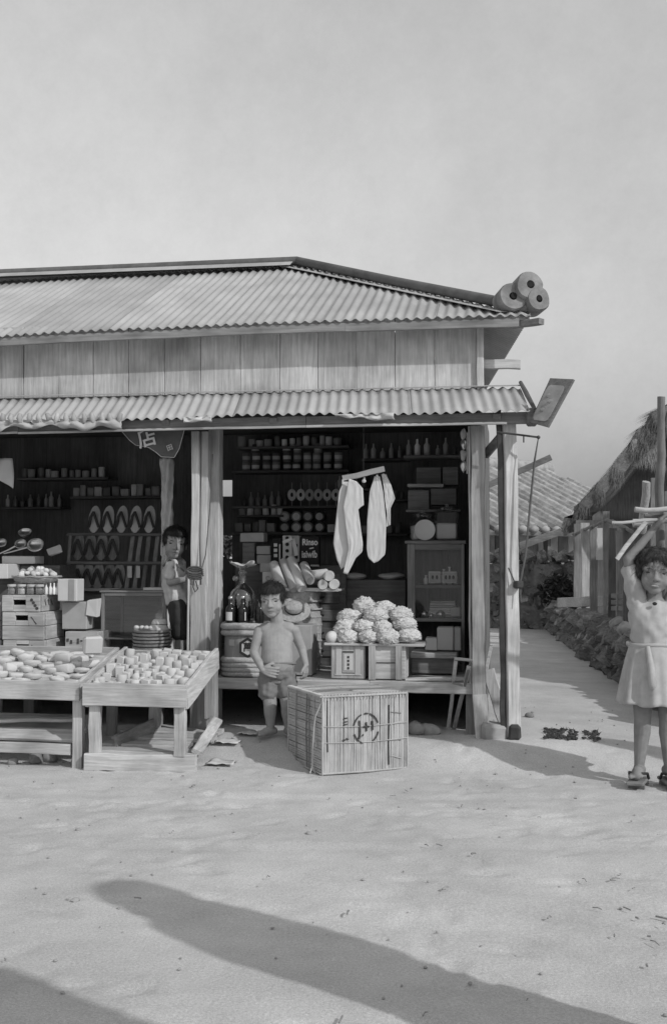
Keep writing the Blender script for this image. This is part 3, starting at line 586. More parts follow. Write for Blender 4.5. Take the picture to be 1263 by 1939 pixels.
# --- plank base and boards on the ground
def board_thing(name, label, cat, pts, wd, t, side, mat, **k):
    o = MB().beam(pts[0], pts[1], wd, t, side, seg=5, jit=.0025, ch=.005).build(name, mat, origin=V((pts[0].x+pts[1].x)/2, (pts[0].y+pts[1].y)/2, min(pts[0].z, pts[1].z)-.01)); return tag(o, label, cat)
a, b = Gp(160,1458), Gp(385,1452)
board_thing('plank', 'thick pale plank on edge under the front legs of the packet table', 'plank', (V(a.x,a.y+.02,.045+gz(a.x,a.y)), V(b.x,a.y+.04,.040+gz(b.x,a.y))), .095, .05, (0,0,1), 'paleX')
for i, (y, l) in enumerate(((6.20,'foremost flat plank of the low base under the packet table'), (6.36,'second flat plank of the low base under the packet table'), (6.52,'third flat plank of the low base, with a round knot'), (6.68,'rearmost flat plank of the low base under the packet table'))):
    board_thing('base_plank', l, 'plank', (V(TX0+.02,y,.088+i*.012), V(TX1+.03-(.1 if i == 1 else 0),y+.01,.085+i*.012)), .15, .022, (0,1,0), 'paleX')
board_thing('plank', 'short board leaning beside the right leg of the packet table', 'plank', (Gp(374,1425,.10), A(411,1363,6.55)), .06, .025, (.5,.8,0), 'paleY')
board_thing('plank', 'dark slanting board in the shade beneath the packet table', 'plank', (V(TX0+.12,6.25,.11), V(TX0+.22,6.62,.16)), .10, .02, (0,0,1), 'greyY')
for i, (y, z, wd, l) in enumerate(((6.12,.105,.06,'low rail of the long bench beneath the left display table'), (6.22,.165,.10,'upper front board of the long bench beneath the left table'), (6.42,.20,.16,'rear board of the long bench in shade beneath the left table'))):
    board_thing('bench_board', l, 'board', (V(LX0,y,z), V(LX1-.06,y,z-.006)), wd, .024, (0,.9,.45) if i else (0,0,1), 'paleX')
board_thing('board', 'loose pale board lying askew on the bench beneath the left table', 'board', (V(-2.95,6.30,.225), V(-2.42,6.34,.235)), .09, .02, (0,1,0), 'paleX')
def stone(c, r, label, mat='stone', seed=0, cat='stone'):
    mb = MB().ell(c, (r[0], r[1], r[2]), 12, 8, Euler((0,0,seed))).noise(min(r)*.45, 1.3/min(r)*.6, seed)
    return tag(mb.build('rock' if cat == 'rock' else 'stone', mat, smooth=50, origin=V(c.x,c.y,c.z-r[2])), label, cat)
for px, py, r, l, sd in ((66,1447,.045,'pale squared stone at the foot of the long bench',1),(92,1444,.05,'rounder pale stone propped beside the squared one under the bench',2),(141,1450,.028,'small stone by the foot of the left table leg',3),(20,1449,.03,'low stone near the left edge of the frame',4)):
    c = Gp(px,py); stone(V(c.x,c.y+.03,gz(c.x,c.y)+r*.5), (r*1.1,r*.9,r*.85), l, seed=sd)
for px, py, r, l, sd in ((788,1366,.06,'flat stone half hidden behind the bamboo crate under the floor',5),(812,1358,.05,'round pale stone under the shop floor',6),(820,1368,.02,'little white stone under the shop floor edge',7),(1003,1386,.025,'pale chip of stone on sand beyond the canopy post',9)):
    Y = 6.98 if px < 1000 else Gp(px,py).y; c = A(px,py,Y); stone(V(c.x,Y,gz(c.x,Y)+r*.45), (r*1.4,r,r*.75), l, seed=sd)
# scraps of paper and board by the table
def scrap(px, py, Y, s, label, seed):
    c = A(px,py,Y); z = gz(c.x,Y); mb = MB(); mb.grid(lambda u,v: V(c.x+(u-.5)*s, Y+(v-.5)*s*.7, z+.012+.03*abs(noise.noise(V(u*2.5,v*2.5,seed)))), 8, 6)
    tag(mb.build('scrap', 'paper', smooth=60, solid=.0015, origin=V(c.x,Y,z)), label, 'scrap')
scrap(432,1395,6.6,.14,'crumpled pale paper scrap on the sand left of the boy', 3); scrap(420,1436,6.3,.16,'torn pale scrap lying on sand between table and crate', 8); scrap(470,1382,6.75,.12,'small crumpled scrap near the boy\'s bare feet', 12)
# dark clump of weeds beside the road
wm = MB()
for i in range(140):
    c = Gp(rnd(1030,1092) if i < 105 else rnd(1105,1134), rnd(1413,1433)); c.z = gz(c.x,c.y)+.004; h = rnd(.008,.03); a = rnd(0,6.3)
    wm.add([c+V(-.004,0,0), c+V(.004,0,0), c+V(math.cos(a)*.02,math.sin(a)*.02,h)], [(0,1,2)]); wm.ell(c+V(0,0,.006), (rnd(.006,.018),rnd(.006,.018),rnd(.004,.009)), 6, 4)
tag(wm.build('weeds', 'leaf', smooth=60), 'dark ragged patch of weeds on the sand right of the post', 'weeds', kind='stuff')
# leaning planks at the right corner of the floor, folded stool frame
board_thing('plank', 'pale plank leaning against the right corner of the shop floor', 'plank', (A(953,1366,7.12)+V(0,0,-.0), A(924,1268,7.12)), .075, .022, (1,0,0), 'paleZ')
st = thing('folding_stand', 'thin wooden folding stand leaning by the right shop post', 'stand', Gp(848,1402))
sa = Gp(846,1403,.02); MB().beam(sa, A(863,1250,6.88), .022, .018, (1,0,0), seg=4).build('leg', 'paleZ', st); MB().beam(sa+V(.03,.0,.03), A(888,1262,6.86), .024, .018, (1,0,0), seg=4).build('leg', 'woodZ', st)
MB().beam(A(860,1248,6.87), A(894,1250,6.87), .018, .02, (0,0,1)).build('top_bar', 'darkX', st); MB().beam(A(891,1250,6.87), A(880,1300,6.87), .014, .016, (1,0,0)).build('brace', 'darkZ', st); MB().beam(A(856,1293,6.87), A(876,1298,6.87), .012, .014, (0,0,1)).build('stretcher', 'greyX', st)
MB().cbox(sa+V(0,0,-.012), (.03,.03,.02), .005).build('foot', 'iron', st)

# ================================================================== INSIDE THE SHOP
def box_thing(name, label, cat, px0, py0, px1, py1, Y, depth, mat, rz=0., group=None, jit=.002, parent=None, ch=.004):
    a, b = A(px0,py0,Y), A(px1,py1,Y); c = V((a.x+b.x)/2, Y+depth/2, (a.z+b.z)/2); sz = (abs(b.x-a.x), depth, abs(a.z-b.z))
    mb = MB().cbox(c, sz, ch, rz, 0, 0, jit)
    if parent: return mb.build(name, mat, parent)
    return tag(mb.build(name, mat, origin=V(c.x,c.y,c.z-sz[2]/2)), label, cat, group)
def zat(py, Y, px=500): return A(px,py,Y).z
# --- straw-banded barrel with a hexagon mark
bc = A(458,1284,7.0); BR = .142; bc = V(bc.x, 7.0+BR-.005, FZ); BH = .325
bar = thing('barrel', 'wooden barrel wound with straw rope bands and marked with a hexagon emblem', 'barrel', bc)
MB().lathe([(BR*.90,0),(BR*.97,BH*.2),(BR*.98,BH*.6),(BR*.95,BH*.88),(BR*.80,BH*.9)], bc, 40).build('body', 'barrel', bar, smooth=40)
for z, r in ((.018,.016),(.046,.016),(.074,.016),(.105,.019),(BH-.052,.019),(BH-.012,.022)):
    mb = MB(); mb.tube([bc+V((BR+.002)*math.cos(a), (BR+.002)*math.sin(a), z+.003*math.sin(a*3)) for a in [2*math.pi*i/40 for i in range(41)]], [r*(1+.06*math.sin(i*2.1)) for i in range(41)], 8); mb.build('straw_band', 'rope', bar, smooth=60)
MB().lathe([(BR*.95,BH-.004),(BR*.95,BH+.004),(1e-6,BH+.006)], bc, 30).build('lid', 'woodX', bar)
ha = R(-90+15); hc = bc+V(BR*1.0*math.cos(ha), BR*1.0*math.sin(ha), .185); hn = V(math.cos(ha), math.sin(ha), 0); ht = V(-hn.y, hn.x, 0)
def hexa(r, off): return [hc+hn*off+ht*(r*math.sin(R(60*i)))*.92+V(0,0,r*math.cos(R(60*i))) for i in range(6)]
o6, i6 = hexa(.064,.004), hexa(.046,.004); mb = MB().add(o6+i6, [(i,(i+1)%6,6+(i+1)%6,6+i) for i in range(6)]); mb.build('emblem_ring', 'ink', bar, solid=.003)
mb = MB().add(hexa(.047,.002), [(0,1,2,3,4,5)]); mb.build('emblem_plate', 'paper_grey', bar, solid=.002)
text('萬', .058, hc+hn*.006, 'ink', bar, rot=(R(90),0,ha+R(90)), name='emblem_character', bold=.0015)
ha2 = R(-90-28); mb = MB().grid(lambda u,v: bc+V((BR+.001)*math.cos(ha2+(u-.5)*.32), (BR+.001)*math.sin(ha2+(u-.5)*.32), .195+.038*v), 4, 2); mb.build('paper_label', 'paper_grey', bar, solid=.001)
# --- demijohn with a paper cover, three bottles
zt = FZ+BH+.006; dc = V(A(456,1180,7.12).x, bc.y+.03, zt)
dj = thing('demijohn', 'big round-shouldered glass demijohn standing on the straw-banded barrel', 'demijohn', dc)
pr = [(.06,.0),(.084,.01),(.086,.06),(.085,.15),(.075,.19),(.05,.222),(.026,.24),(.021,.26),(.021,.30),(.027,.304),(.027,.318),(.02,.32)]
MB().lathe(pr, dc, 32).build('glass_body', 'bottle_glass', dj, smooth=50); MB().lathe([(.078,.008),(.08,.02),(.08,.13),(1e-6,.131)], dc, 28).build('liquid', 'liquid', dj, smooth=40)
MB().ell(dc+V(-.04,-.02,.275), (.02,.018,.02), 10, 7).build('stopper_knob', 'bottle_glass', dj, smooth=60)
hb = dc+V(0,0,.32); mb = MB(); mb.grid(lambda u,v: hb+V((u-.5)*.15+.01*math.sin(v*7), (v-.5)*.10, .035+.03*abs(u-.5)*2-.02*v+.02*noise.noise(V(u*4,v*4,2))), 10, 8); tag(mb.build('paper_cover', 'paper', smooth=60, solid=.001, origin=hb), 'crumpled white paper laid over the mouth of the demijohn', 'paper')
mb = MB().lathe([(.018,0),(.03,.03),(.045,.05)], hb, 12); mb.build('funnel', 'bottle_glass', dj, smooth=50, solid=.001)
for px, l, lab, s_ in ((436,'dark bottle with a broad pale label, left one on the barrel',1,1.), (459,'dark bottle with a narrow pale label stripe, middle one on barrel',2,1.02), (489,'dark bottle on the barrel half hidden by the boy\'s head',0,.92)):
    c = V(A(px,1180,7.04).x, 7.055 if px != 489 else 7.08, zt); b_ = thing('bottle', l, 'bottle', c)
    MB().lathe([(.0285*s_,.0),(.031*s_,.006),(.031*s_,.085),(.026*s_,.10),(.013*s_,.113),(.011*s_,.15)], c, 18).build('glass_body', 'liquid', b_, smooth=45); MB().lathe([(.013,.148*s_),(.015,.152*s_),(.015,.162*s_),(.011,.166*s_),(1e-6,.170*s_)], c, 12).build('cap', 'metal', b_, smooth=50)
    if lab: w_ = 1.5 if lab == 1 else .28; o_ = -.2 if lab == 1 else .75; MB().grid(lambda u,v: c+V(.0316*math.sin((u-.5)*w_+o_), -.0316*math.cos((u-.5)*w_+o_), .018+.052*v), 6, 1).build('label', 'paper', b_)
# --- wicker hamper behind the boy, tray of rolls on it, straw hat, carton
hx = V(A(567,1200,7.35).x, 7.47, FZ); HH = zat(1120,7.35)-FZ; hm = thing('hamper', 'tall pale woven hamper standing behind the boy', 'hamper', hx)
MB().lathe([(.10,0),(.115,.01),(.125,HH*.6),(.105,HH*.85),(.118,HH-.01),(.118,HH)], hx, 26).build('body', 'basket', hm, smooth=50)
for i in range(9): z = HH*(.08+.1*i); MB().tube([hx+V((.122+.004*(i%2))*math.cos(a)*.98, .122*math.sin(a), z) for a in [2*math.pi*k/24 for k in range(25)]], .006, 6).build('band', 'basket', hm, smooth=60)
tz0 = FZ+HH; ty = 7.36
tr = thing('tray', 'flat wooden tray on top of the hamper, loaded with paper rolls', 'tray', V(hx.x,ty,tz0)); a, b = A(528,1119,ty).x, A(641,1119,ty).x; MB().cbox(V((a+b)/2,ty+.13,tz0+.008), (b-a,.28,.014), .003).build('bottom', 'paleX', tr); MB().cbox(V((a+b)/2,ty-.002,tz0+.014), (b-a,.01,.02), .002).build('rim', 'paleX', tr)
def roll(p0, p1, r, label, mat='paper'):
    p0, p1 = Vector(p0), Vector(p1); q = (p1-p0).to_track_quat('Z','Y'); L = (p1-p0).length
    o = MB().lathe([(r*.1,0.004),(r*.92,0),(r,.006),(r*1.02,L*.5),(r,L-.006),(r*.92,L),(r*.1,L-.004)], p0, 16, q).noise(.002,12).build('paper_roll', mat, smooth=45, origin=Vector(p0)); tag(o, label, 'roll')
for px, py, l in ((611,1107,'white roll end, left of the three stacked on tray'), (632,1107,'white roll end, right of the three stacked on tray'), (622,1091,'white roll resting on top of the two other rolls')):
    c = A(px,py,7.34); roll(c, c+V(-.03,.26,.0), .033, l)
roll(A(572,1115,7.33), A(551,1060,7.52), .034, 'thick pale roll leaning against the dotted carton', 'paper'); roll(A(557,1117,7.32), A(536,1062,7.5), .026, 'thin greyish roll leaning between two thick rolls', 'paper_grey'); roll(A(537,1117,7.36), A(518,1068,7.5), .034, 'pale roll leaning at the left end of the tray', 'paper'); roll(A(574,1092,7.45), A(620,1086,7.42), .032, 'pale roll lying level behind the leaning rolls', 'paper'); roll(A(588,1100,7.36), A(575,1070,7.5), .03, 'short pale roll leaning next to the level roll', 'paper')
c = A(556,1155,7.20); ht_ = thing('straw_hat', 'pale straw hat propped on the carton behind the boy', 'hat', c); q = V(.25,-.8,.55).to_track_quat('Z','Y')
MB().lathe([(.105,-.006),(.108,.0),(.07,.008),(.058,.012),(.052,.05),(.03,.062),(1e-6,.064)], c, 28, q, sy=.8).build('brim_and_crown', 'basket', ht_, smooth=50); MB().lathe([(.058,.014),(.0585,.026)], c, 24, q, sy=.8).build('hat_band', 'ink', ht_)
box_thing('carton', 'open pale carton standing on the floor right behind the boy', 'carton', 548,1184,590,1279, 7.12, .22, 'carton'); c = A(569,1183,7.14)
# --- cartons standing on the counter behind: dotted box, the soap-powder box, small boxes
sh = thing('counter', 'dark wooden counter of drawers behind the hamper', 'counter', V(A(560,1200,7.8).x,8.0,FZ)); a, b = A(445,1200,7.8).x, A(655,1200,7.8).x; ctop = zat(1070,7.8)
MB().cbox(V((a+b)/2,8.0,(FZ+ctop)/2), (b-a,.4,ctop-FZ), .006).build('body', 'darkX', sh)
for i in range(5):
    z = FZ+.06+i*(ctop-FZ-.08)/5; MB().cbox(V(b-.17,7.795,z+.04), (.26,.012,.075), .004).build('drawer', 'darkX', sh)
    MB().cbox(V(b-.17,7.785,z+.045), (.05,.012,.012), .003).build('pull', 'iron', sh)
dx = box_thing('dotted_carton', 'pale carton with a column of round black holes, standing on edge', 'carton', 535,1014,553,1066, 7.72, .10, 'paper_grey', rz=R(0), jit=0)
for i in range(4): c = A(544,1019+i*12,7.716); MB().lathe([(.012,0),(.012,.003),(1e-6,.003)], c, 14, V(0,-1,0).to_track_quat('Z','Y')).build('hole', 'black', dx, origin=dx.location)
dx = box_thing('dotted_carton', 'darker carton with black holes and white arrow, beside the soap box', 'carton', 553,1014,567,1064, 7.74, .10, 'carton', jit=0)
for i in range(3): c = A(561,1033+i*11,7.736); MB().lathe([(.012,0),(.012,.003),(1e-6,.003)], c, 14, V(0,-1,0).to_track_quat('Z','Y')).build('hole', 'black', dx, origin=dx.location)
MB().beam(A(536,1028,7.71), A(553,1019,7.71), .02, .003, (0,0,1)).build('arrow_mark', 'print', dx, origin=dx.location); MB().beam(A(554,1020,7.73), A(562,1052,7.73), .028, .003, (1,0,0)).build('arrow_mark', 'print', dx, origin=dx.location)
rb = box_thing('soap_powder_box', 'dark soap powder box with big white lettering', 'box', 569,1016,604,1072, 7.74, .07, 'canbox' if 'canbox' in M else 'black', jit=0)
c = A(587,1027,7.737); text('Rinso', .058, c, 'print', rb, bold=.002, sx=.82); c = A(586,1050,7.737); text('isiwib', .066, c, 'print', rb, bold=.002, sx=.72)
c = A(590,1038,7.737); MB().cbox(c, (.03,.002,.008), .0005, ry=-.2).build('print_stroke', 'print', rb, origin=rb.location); c = A(596,1071,7.736); MB().cbox(c, (.06,.002,.012), .0005).build('print_stroke', 'paper_grey', rb, origin=rb.location)
mx = box_thing('small_case', 'small dark case with three white squares, left of the dotted carton', 'case', 515,1019,532,1064, 7.72, .1, 'black', jit=0)
for i in range(3): c = A(522,1032+i*10,7.716); MB().cbox(c, (.024,.003,.022), .001).build('white_square', 'paper', mx, origin=mx.location)
MB().cbox(A(530,1047,7.714), (.008,.004,.12), .001).build('white_strip', 'paper', mx, origin=mx.location)
for i, (x0,y0,x1,y1,m_,l) in enumerate(((455,1009,500,1026,'carton','low grey carton lying at the left end of the counter'),(459,1028,482,1068,'darkX','upright dark box on the counter left'),(486,1034,512,1050,'carton','small grey box stacked on another beside the three-square case'),(486,1051,513,1068,'carton','small grey box under the other beside the three-square case'))):
    box_thing('small_box', l, 'box', x0,y0,x1,y1, 7.78 if i != 0 else 7.80, .12, m_)
pt_ = box_thing('picture_tin', 'pale tin with a curled picture, just above the boy\'s head', 'tin', 497,1083,521,1106, 7.55, .10, 'paper', jit=0); MB().tube([A(508+6*math.cos(a)*(1-a/9),1094+6*math.sin(a)*(1-a/9),7.546) for a in [i*.5 for i in range(13)]], .003, 5).build('curl_picture', 'carton', pt_, origin=pt_.location, smooth=60)
box_thing('wooden_case', 'grey wooden case under the pale tin behind the boy', 'case', 497,1107,530,1190, 7.5, .16, 'greyX')
box_thing('carton', 'grey carton behind the leaning rolls at counter height', 'carton', 492,1066,520,1084, 7.62, .12, 'carton')
# --- dark chest with sacks on it
ch_ = box_thing('chest', 'large dark wooden chest behind the white bundles', 'chest', 650,1098,768,1275, 7.85, .35, 'darkX')
for px0, px1, l in ((640,690,'limp grey sack on the left of the dark chest'), (712,766,'limp grey sack on the right of the dark chest')):
    a, b = A(px0,1090,7.85), A(px1,1090,7.85); c = (a+b)/2+V(0,.1,0); c.z = zat(1098,7.85)+.024; tag(MB().ell(c, ((b.x-a.x)/2,.09,.026), 16, 8).noise(.012,10).build('sack', 'cloth_grey', smooth=60, origin=c-V(0,0,.026)), l, 'sack')
# --- two tea boxes, board, pile of white bundles
t1 = box_thing('tea_box', 'pale wooden box with a framed paper label under the white bundles', 'box', 627,1221,691,1286, 6.99, .22, 'woodZ', jit=0)
def onbox(t, Y, rect, mat, name, d=.003): a, b = A(rect[0],rect[1],Y), A(rect[2],rect[3],Y); MB().cbox((a+b)/2, (abs(b.x-a.x), d, abs(a.z-b.z)), .001).build(name, mat, t, origin=t.location)
for rct, m_, n_ in (((636,1223,647,1279),'paper','side_paper'),((672,1223,682,1279),'paper_grey','side_paper'),((648,1232,671,1274),'carton','label_frame')): onbox(t1, 6.986, rct, m_, n_)
onbox(t1, 6.983, (651,1238,668,1270), 'paper', 'label'); onbox(t1, 6.987, (634,1276,684,1279), 'paper', 'label_edge')
for i in range(4): onbox(t1, 6.980, (657.5,1242+i*7,661.5,1246.5+i*7), 'inkfade', 'label_print', .002)
onbox(t1, 6.982, (649,1233,670,1235.5), 'inkfade', 'label_print', .002)
t2 = box_thing('tea_box', 'plain pale wooden box with a split board under the white bundles', 'box', 702,1221,768,1287, 6.99, .22, 'paleX', jit=0)
for rct, n_ in (((698,1220,711,1287),'batten'),((749,1220,761,1287),'batten')): onbox(t2, 6.975, rct, 'woodZ', n_, .018)
onbox(t2, 6.986, (712,1254,748,1256), 'black', 'crack', .002)
a, b = A(614,1218,6.97), A(802,1218,6.97); bt = zat(1221,6.99)+.001; tray2 = MB().beam(V(a.x,7.1,bt+.009), V(b.x,7.1,bt+.009), .27, .016, (0,1,0), seg=5).build('tray_board', 'paleX', origin=V((a.x+b.x)/2,7.1,bt)); tag(tray2, 'flat pale board across the two boxes carrying white bundles', 'board')
onsurf = bt+.018
def floret(c, r, seed):                                                 # frilled, crinkled head
    mb = MB().ell((0,0,0), (1,1,1), 64, 44); o = V(seed*3.1,seed,0)
    for p in mb.v:
        d = p.normalized(); k = 1+.16*noise.noise(d*2.1+o)+.14*abs(noise.noise(d*6+o))+.26*abs(noise.noise(d*11+o))+.16*abs(noise.noise(d*21+o))-.14; p.x, p.y, p.z = c.x+d.x*r[0]*k, c.y+d.y*r[1]*k, c.z+d.z*r[2]*k
    return mb
fl = [(689,1147,.055,7.14,'topmost left frilly white bundle of the heap'),(728,1150,.05,7.14,'topmost right frilly white bundle of the heap'),(662,1168,.055,7.10,'frilly white bundle at the upper left shoulder of the heap'),(712,1166,.055,7.05,'frilly white bundle in the upper middle of the heap'),(758,1164,.055,7.10,'frilly white bundle at the upper right shoulder of the heap'),
  (655,1190,.055,7.06,'frilly white bundle in the middle row, left end'),(690,1186,.052,7.03,'frilly white bundle in the middle row, left of centre'),(722,1188,.055,7.03,'frilly white bundle in the middle row, right of centre'),(766,1183,.055,7.08,'frilly white bundle in the middle row, right end'),
  (659,1207,.05,7.0,'frilly white bundle in the bottom row, left end'),(697,1208,.052,6.99,'frilly white bundle in the bottom row, middle left'),(734,1207,.055,6.99,'frilly white bundle in the bottom row, middle right'),(775,1204,.055,7.02,'frilly white bundle in the bottom row, right end')]
for i, (px, py, r, Y, l) in enumerate(fl):
    r *= rnd(1.0,1.14); c = A(px,py,Y); c.z = max(c.z, onsurf+r*.66); tag(floret(c, (r*rnd(1.1,1.35),r*.95,r*rnd(.75,.95)), i*1.3).build('white_bundle', 'tobacco', smooth=70, origin=c-V(0,0,r*.8)), l, 'bundle')
c = A(628,1207,7.0); c.z = onsurf+.032; tag(MB().ell(c, (.04,.045,.036), 14, 9).noise(.006,20).build('paper_bag', 'paper', smooth=60, origin=c-V(0,0,.034)), 'small smooth white bag at the left end of the bundle board', 'bag')
# --- glass cabinet with wares, jars on top
CY = 7.55; cab = thing('glass_cabinet', 'narrow wooden glass-fronted cabinet beside the right post', 'cabinet', V(A(822,1200,CY).x, CY+.15, FZ)); x0, x1 = A(771,1100,CY).x, A(879,1100,CY).x; zt_, zb_ = zat(1030,CY), FZ
def cbx(name, x0_, x1_, z0_, z1_, y0_, y1_, mat): MB().cbox(V((x0_+x1_)/2,(y0_+y1_)/2,(z0_+z1_)/2), (x1_-x0_,y1_-y0_,z1_-z0_), .003).build(name, mat, cab)
cbx('stile', x0, x0+.05, zb_, zt_, CY, CY+.03, 'greyZ'); cbx('stile', x1-.02, x1, zb_, zt_, CY, CY+.03, 'greyZ'); cbx('top', x0-.015, x1+.01, zt_, zt_+.022, CY-.015, CY+.3, 'greyX'); cbx('top_rail', x0+.05, x1-.02, zt_-.04, zt_, CY, CY+.03, 'greyX')
shz = [zat(1106,CY), zat(1168,CY), FZ+.03]
for z in shz[:2]: cbx('shelf', x0+.05, x1-.02, z-.022, z, CY+.004, CY+.29, 'greyX')
cbx('back', x0, x1, zb_, zt_, CY+.285, CY+.3, 'greyZ'); cbx('side', x0, x0+.012, zb_, zt_, CY+.032, CY+.284, 'darkZ'); cbx('side', x1-.012, x1, zb_, zt_, CY+.032, CY+.284, 'darkZ'); cbx('bottom_rail', x0+.05, x1-.02, zb_, zb_+.05, CY, CY+.03, 'greyX')
cbx('pane', x0+.05, x1-.02, shz[1], zt_-.04, CY+.012, CY+.015, 'glass')
def jar(px, pyb, Y, r, h, label, z=None, body='bottle_glass', lid='metal', fill=None, square=False):
    c = A(px,pyb,Y); 
    if z is not None: c.z = z
    j = thing('jar', label, 'jar', c)
    if square: MB().cbox(c+V(0,0,h/2), (r*2,r*1.8,h), r*.18).build('glass_body', body, j)
    else: MB().lathe([(r*.9,0),(r,.008),(r,h*.72),(r*.8,h*.86),(r*.62,h*.9),(r*.62,h*.95)], c, 22).build('glass_body', body, j, smooth=45)
    if fill: (MB().cbox(c+V(0,0,h*.3), (r*1.8,r*1.6,h*.54), .01) if square else MB().lathe([(r*.85,.006),(r*.92,.02),(r*.92,h*.55),(r*.6,h*.62),(1e-6,h*.63)], c, 18)).build('contents', fill, j, smooth=40)
    k = c+V(0,0,h if square else h*.94); MB().lathe([(r*.7,0),(r*.72,.012),(r*.5,.02),(r*.2,.024),(r*.18,.04),(1e-6,.043)], k, 18).build('lid', lid, j, smooth=45); return j
tcz = zt_+.022
jar(800,1028,CY+.12,.085,.17,'round glass jar behind the white plate on the cabinet', tcz, fill='goods', lid='glass', body='glass'); jar(846,1028,CY+.10,.075,.20,'square glass jar with pale sweets on the cabinet top', tcz, fill='goods', square=True, lid='glass', body='glass')
c = A(804,1009,CY); pl = MB().lathe([(.02,0),(.055,.004),(.066,.012),(.068,.016),(.06,.011),(.03,.006),(1e-6,.005)], V(c.x,CY+.02,tcz+.067), 30, V(0,-1,.12).to_track_quat('Z','Y')).build('plate', 'paper', smooth=50, origin=V(c.x,CY,tcz)); tag(pl, 'round white plate propped upright on the cabinet top', 'plate')
for (x0_,y0_,x1_,y1_,dy,l) in ((772,928,812,965,.1,'dark box stacked above the round jar, left one'),(815,925,864,956,.12,'dark box stacked above the square jar'),(788,885,835,916,.16,'upper dark box in the stack over the cabinet, left'),(838,884,868,918,.16,'upper dark box in the stack over the cabinet, right')): box_thing('dark_box', l, 'box', x0_,y0_,x1_,y1_, CY+dy+.12, .14, 'darkX')
shf = box_thing('wall_shelf', 'pale narrow shelf board above the jars by the right post', 'shelf', 771,916,840,922, CY+.2, .16, 'woodX')
shf2 = box_thing('wall_shelf', 'dark shelf just above the jar lids by the right post', 'shelf', 768,965,872,969, CY+.2, .2, 'darkX')
for i, px in enumerate((806,818,840,851,862)):
    c = A(px,1106,CY+.1); c.z = shz[0]+.001; h = (.06,.05,.10,.115,.08)[i]; b_ = MB().lathe([(.014,0),(.016,.004),(.016,h*.6),(.007,h*.72),(.006,h*.92),(.009,h*.93),(.009,h),(1e-6,h)], c, 12).build('small_bottle', 'label', smooth=45, origin=c); tag(b_, '%s small pale bottle from the left on the upper shelf of the glass cabinet' % ORD[i], 'bottle', 'bottles on the upper cabinet shelf')
for i, (a0,a1,l) in enumerate(((811,835,'white-edged card with two dark hearts on the upper cabinet shelf'),(837,865,'white-edged card with three dark marks on upper cabinet shelf'))):
    kx_ = box_thing('picture_card', l, 'card', a0,1082,a1,1104.5, CY+.04, .012, 'paper', jit=0); a, b = A(a0,1082,CY+.04), A(a1,1104.5,CY+.04)
    MB().cbox(V((a.x+b.x)/2,CY+.037,(a.z+b.z)/2), (b.x-a.x-.012,.004,a.z-b.z-.016), .001).build('picture', 'carton', kx_, origin=kx_.location)
    nn = 2+i
    for k in range(nn):
        x = a.x+(b.x-a.x)*(k+1)/(nn+1); MB().ell(V(x,CY+.033,(a.z+b.z)/2), (.008,.002,.014), 8, 5).build('dark_mark', 'ink', kx_, origin=kx_.location)
for i, px in enumerate((803,816,834)):
    c = A(px,1168,CY+.06); c.z = shz[1]+.001; r = (.03,.018,.03)[i]; b_ = MB().lathe([(r*.6,0),(r,r*.5),(r,r*1.0),(r*.6,r*1.4),(r*.65,r*1.5),(1e-6,r*1.6)], c, 16).build('small_pot', 'metal', smooth=45, origin=c); tag(b_, ('rounded shiny pot at left of the lower cabinet shelf','tiny shiny pot between two larger ones on the lower cabinet shelf','rounded shiny pot at middle of the lower cabinet shelf')[i], 'pot')
box_thing('carton', 'pale small package at the right end of the lower cabinet shelf', 'package', 853,1150,871,1167.5, CY+.05, .06, 'paper_grey')
for i in range(7):
    z = shz[1]+.03+i*.014; a, b = A(812,1160,CY+.18), A(865,1160,CY+.18); o = MB().cbox(V((a.x+b.x)/2,CY+.2,shz[1]+.008+i*.0155), (b.x-a.x-.004*i,.12,.014), .002, jit=.001).build('flat_packet', 'label', origin=V((a.x+b.x)/2,CY+.2,shz[1]+i*.0155)); tag(o, '%s thin flat packet from the bottom of the pile in the glass cabinet' % ORD[i], 'packet', 'flat packets piled in the cabinet')
box_thing('white_box', 'tall white cardboard box in front of the cabinet foot', 'box', 827,1188,858,1232, 7.38, .12, 'paper'); box_thing('white_box', 'low white cardboard box left of the tall one', 'box', 805,1208,827,1232, 7.37, .12, 'paper'); box_thing('carton', 'grey carton tucked beside the tall white box', 'carton', 859,1188,872,1232, 7.40, .12, 'carton')
tubz = zat(1232,7.36); bs = box_thing('wooden_tub', 'grey wooden tub with a projecting rim under the white boxes', 'tub', 779,1242,862,1276, 7.32, .3, 'greyX'); onbox(bs, 7.31, (776,1232,865,1242), 'greyX', 'rim', .32) if False else MB().cbox(V((A(776,1237,7.30).x+A(865,1237,7.30).x)/2, 7.46, zat(1237,7.30)), (A(865,1237,7.30).x-A(776,1237,7.30).x, .34, .034), .005).build('rim', 'woodX', bs, origin=bs.location)
for i in range(3): board_thing('strip', ('thin wooden strip lying along the floor edge, front one','thin wooden strip lying along the floor edge, middle one','thin wooden strip lying along the floor edge, rear one')[i], 'strip', (A(768,1287,6.98)+V(0,.06*i,.0), A(888,1287,6.98)+V(0,.06*i,0)), .03, .012, (0,1,0), 'woodX') if i < 2 else None
# --- shiny packages hanging by the right post
hp = thing('hanging_packet', 'string of shiny packets hanging beside the right post', 'packet', A(877,890,7.02)); s_ = [A(877,py,7.03) for py in (822,842,862,882)]
for i, c in enumerate(s_): MB().ell(c, (.018,.016,.034), 12, 8).noise(.008,30,i).build('pouch', 'metal' if i%2 else 'paper_grey', hp, smooth=60)
MB().tube([A(877,812,7.03), A(877,895,7.03)], .003, 5).build('string', 'rope', hp); MB().cbox(A(884,858,7.03), (.008,.008,.25), .002).build('white_edge', 'paper', hp)
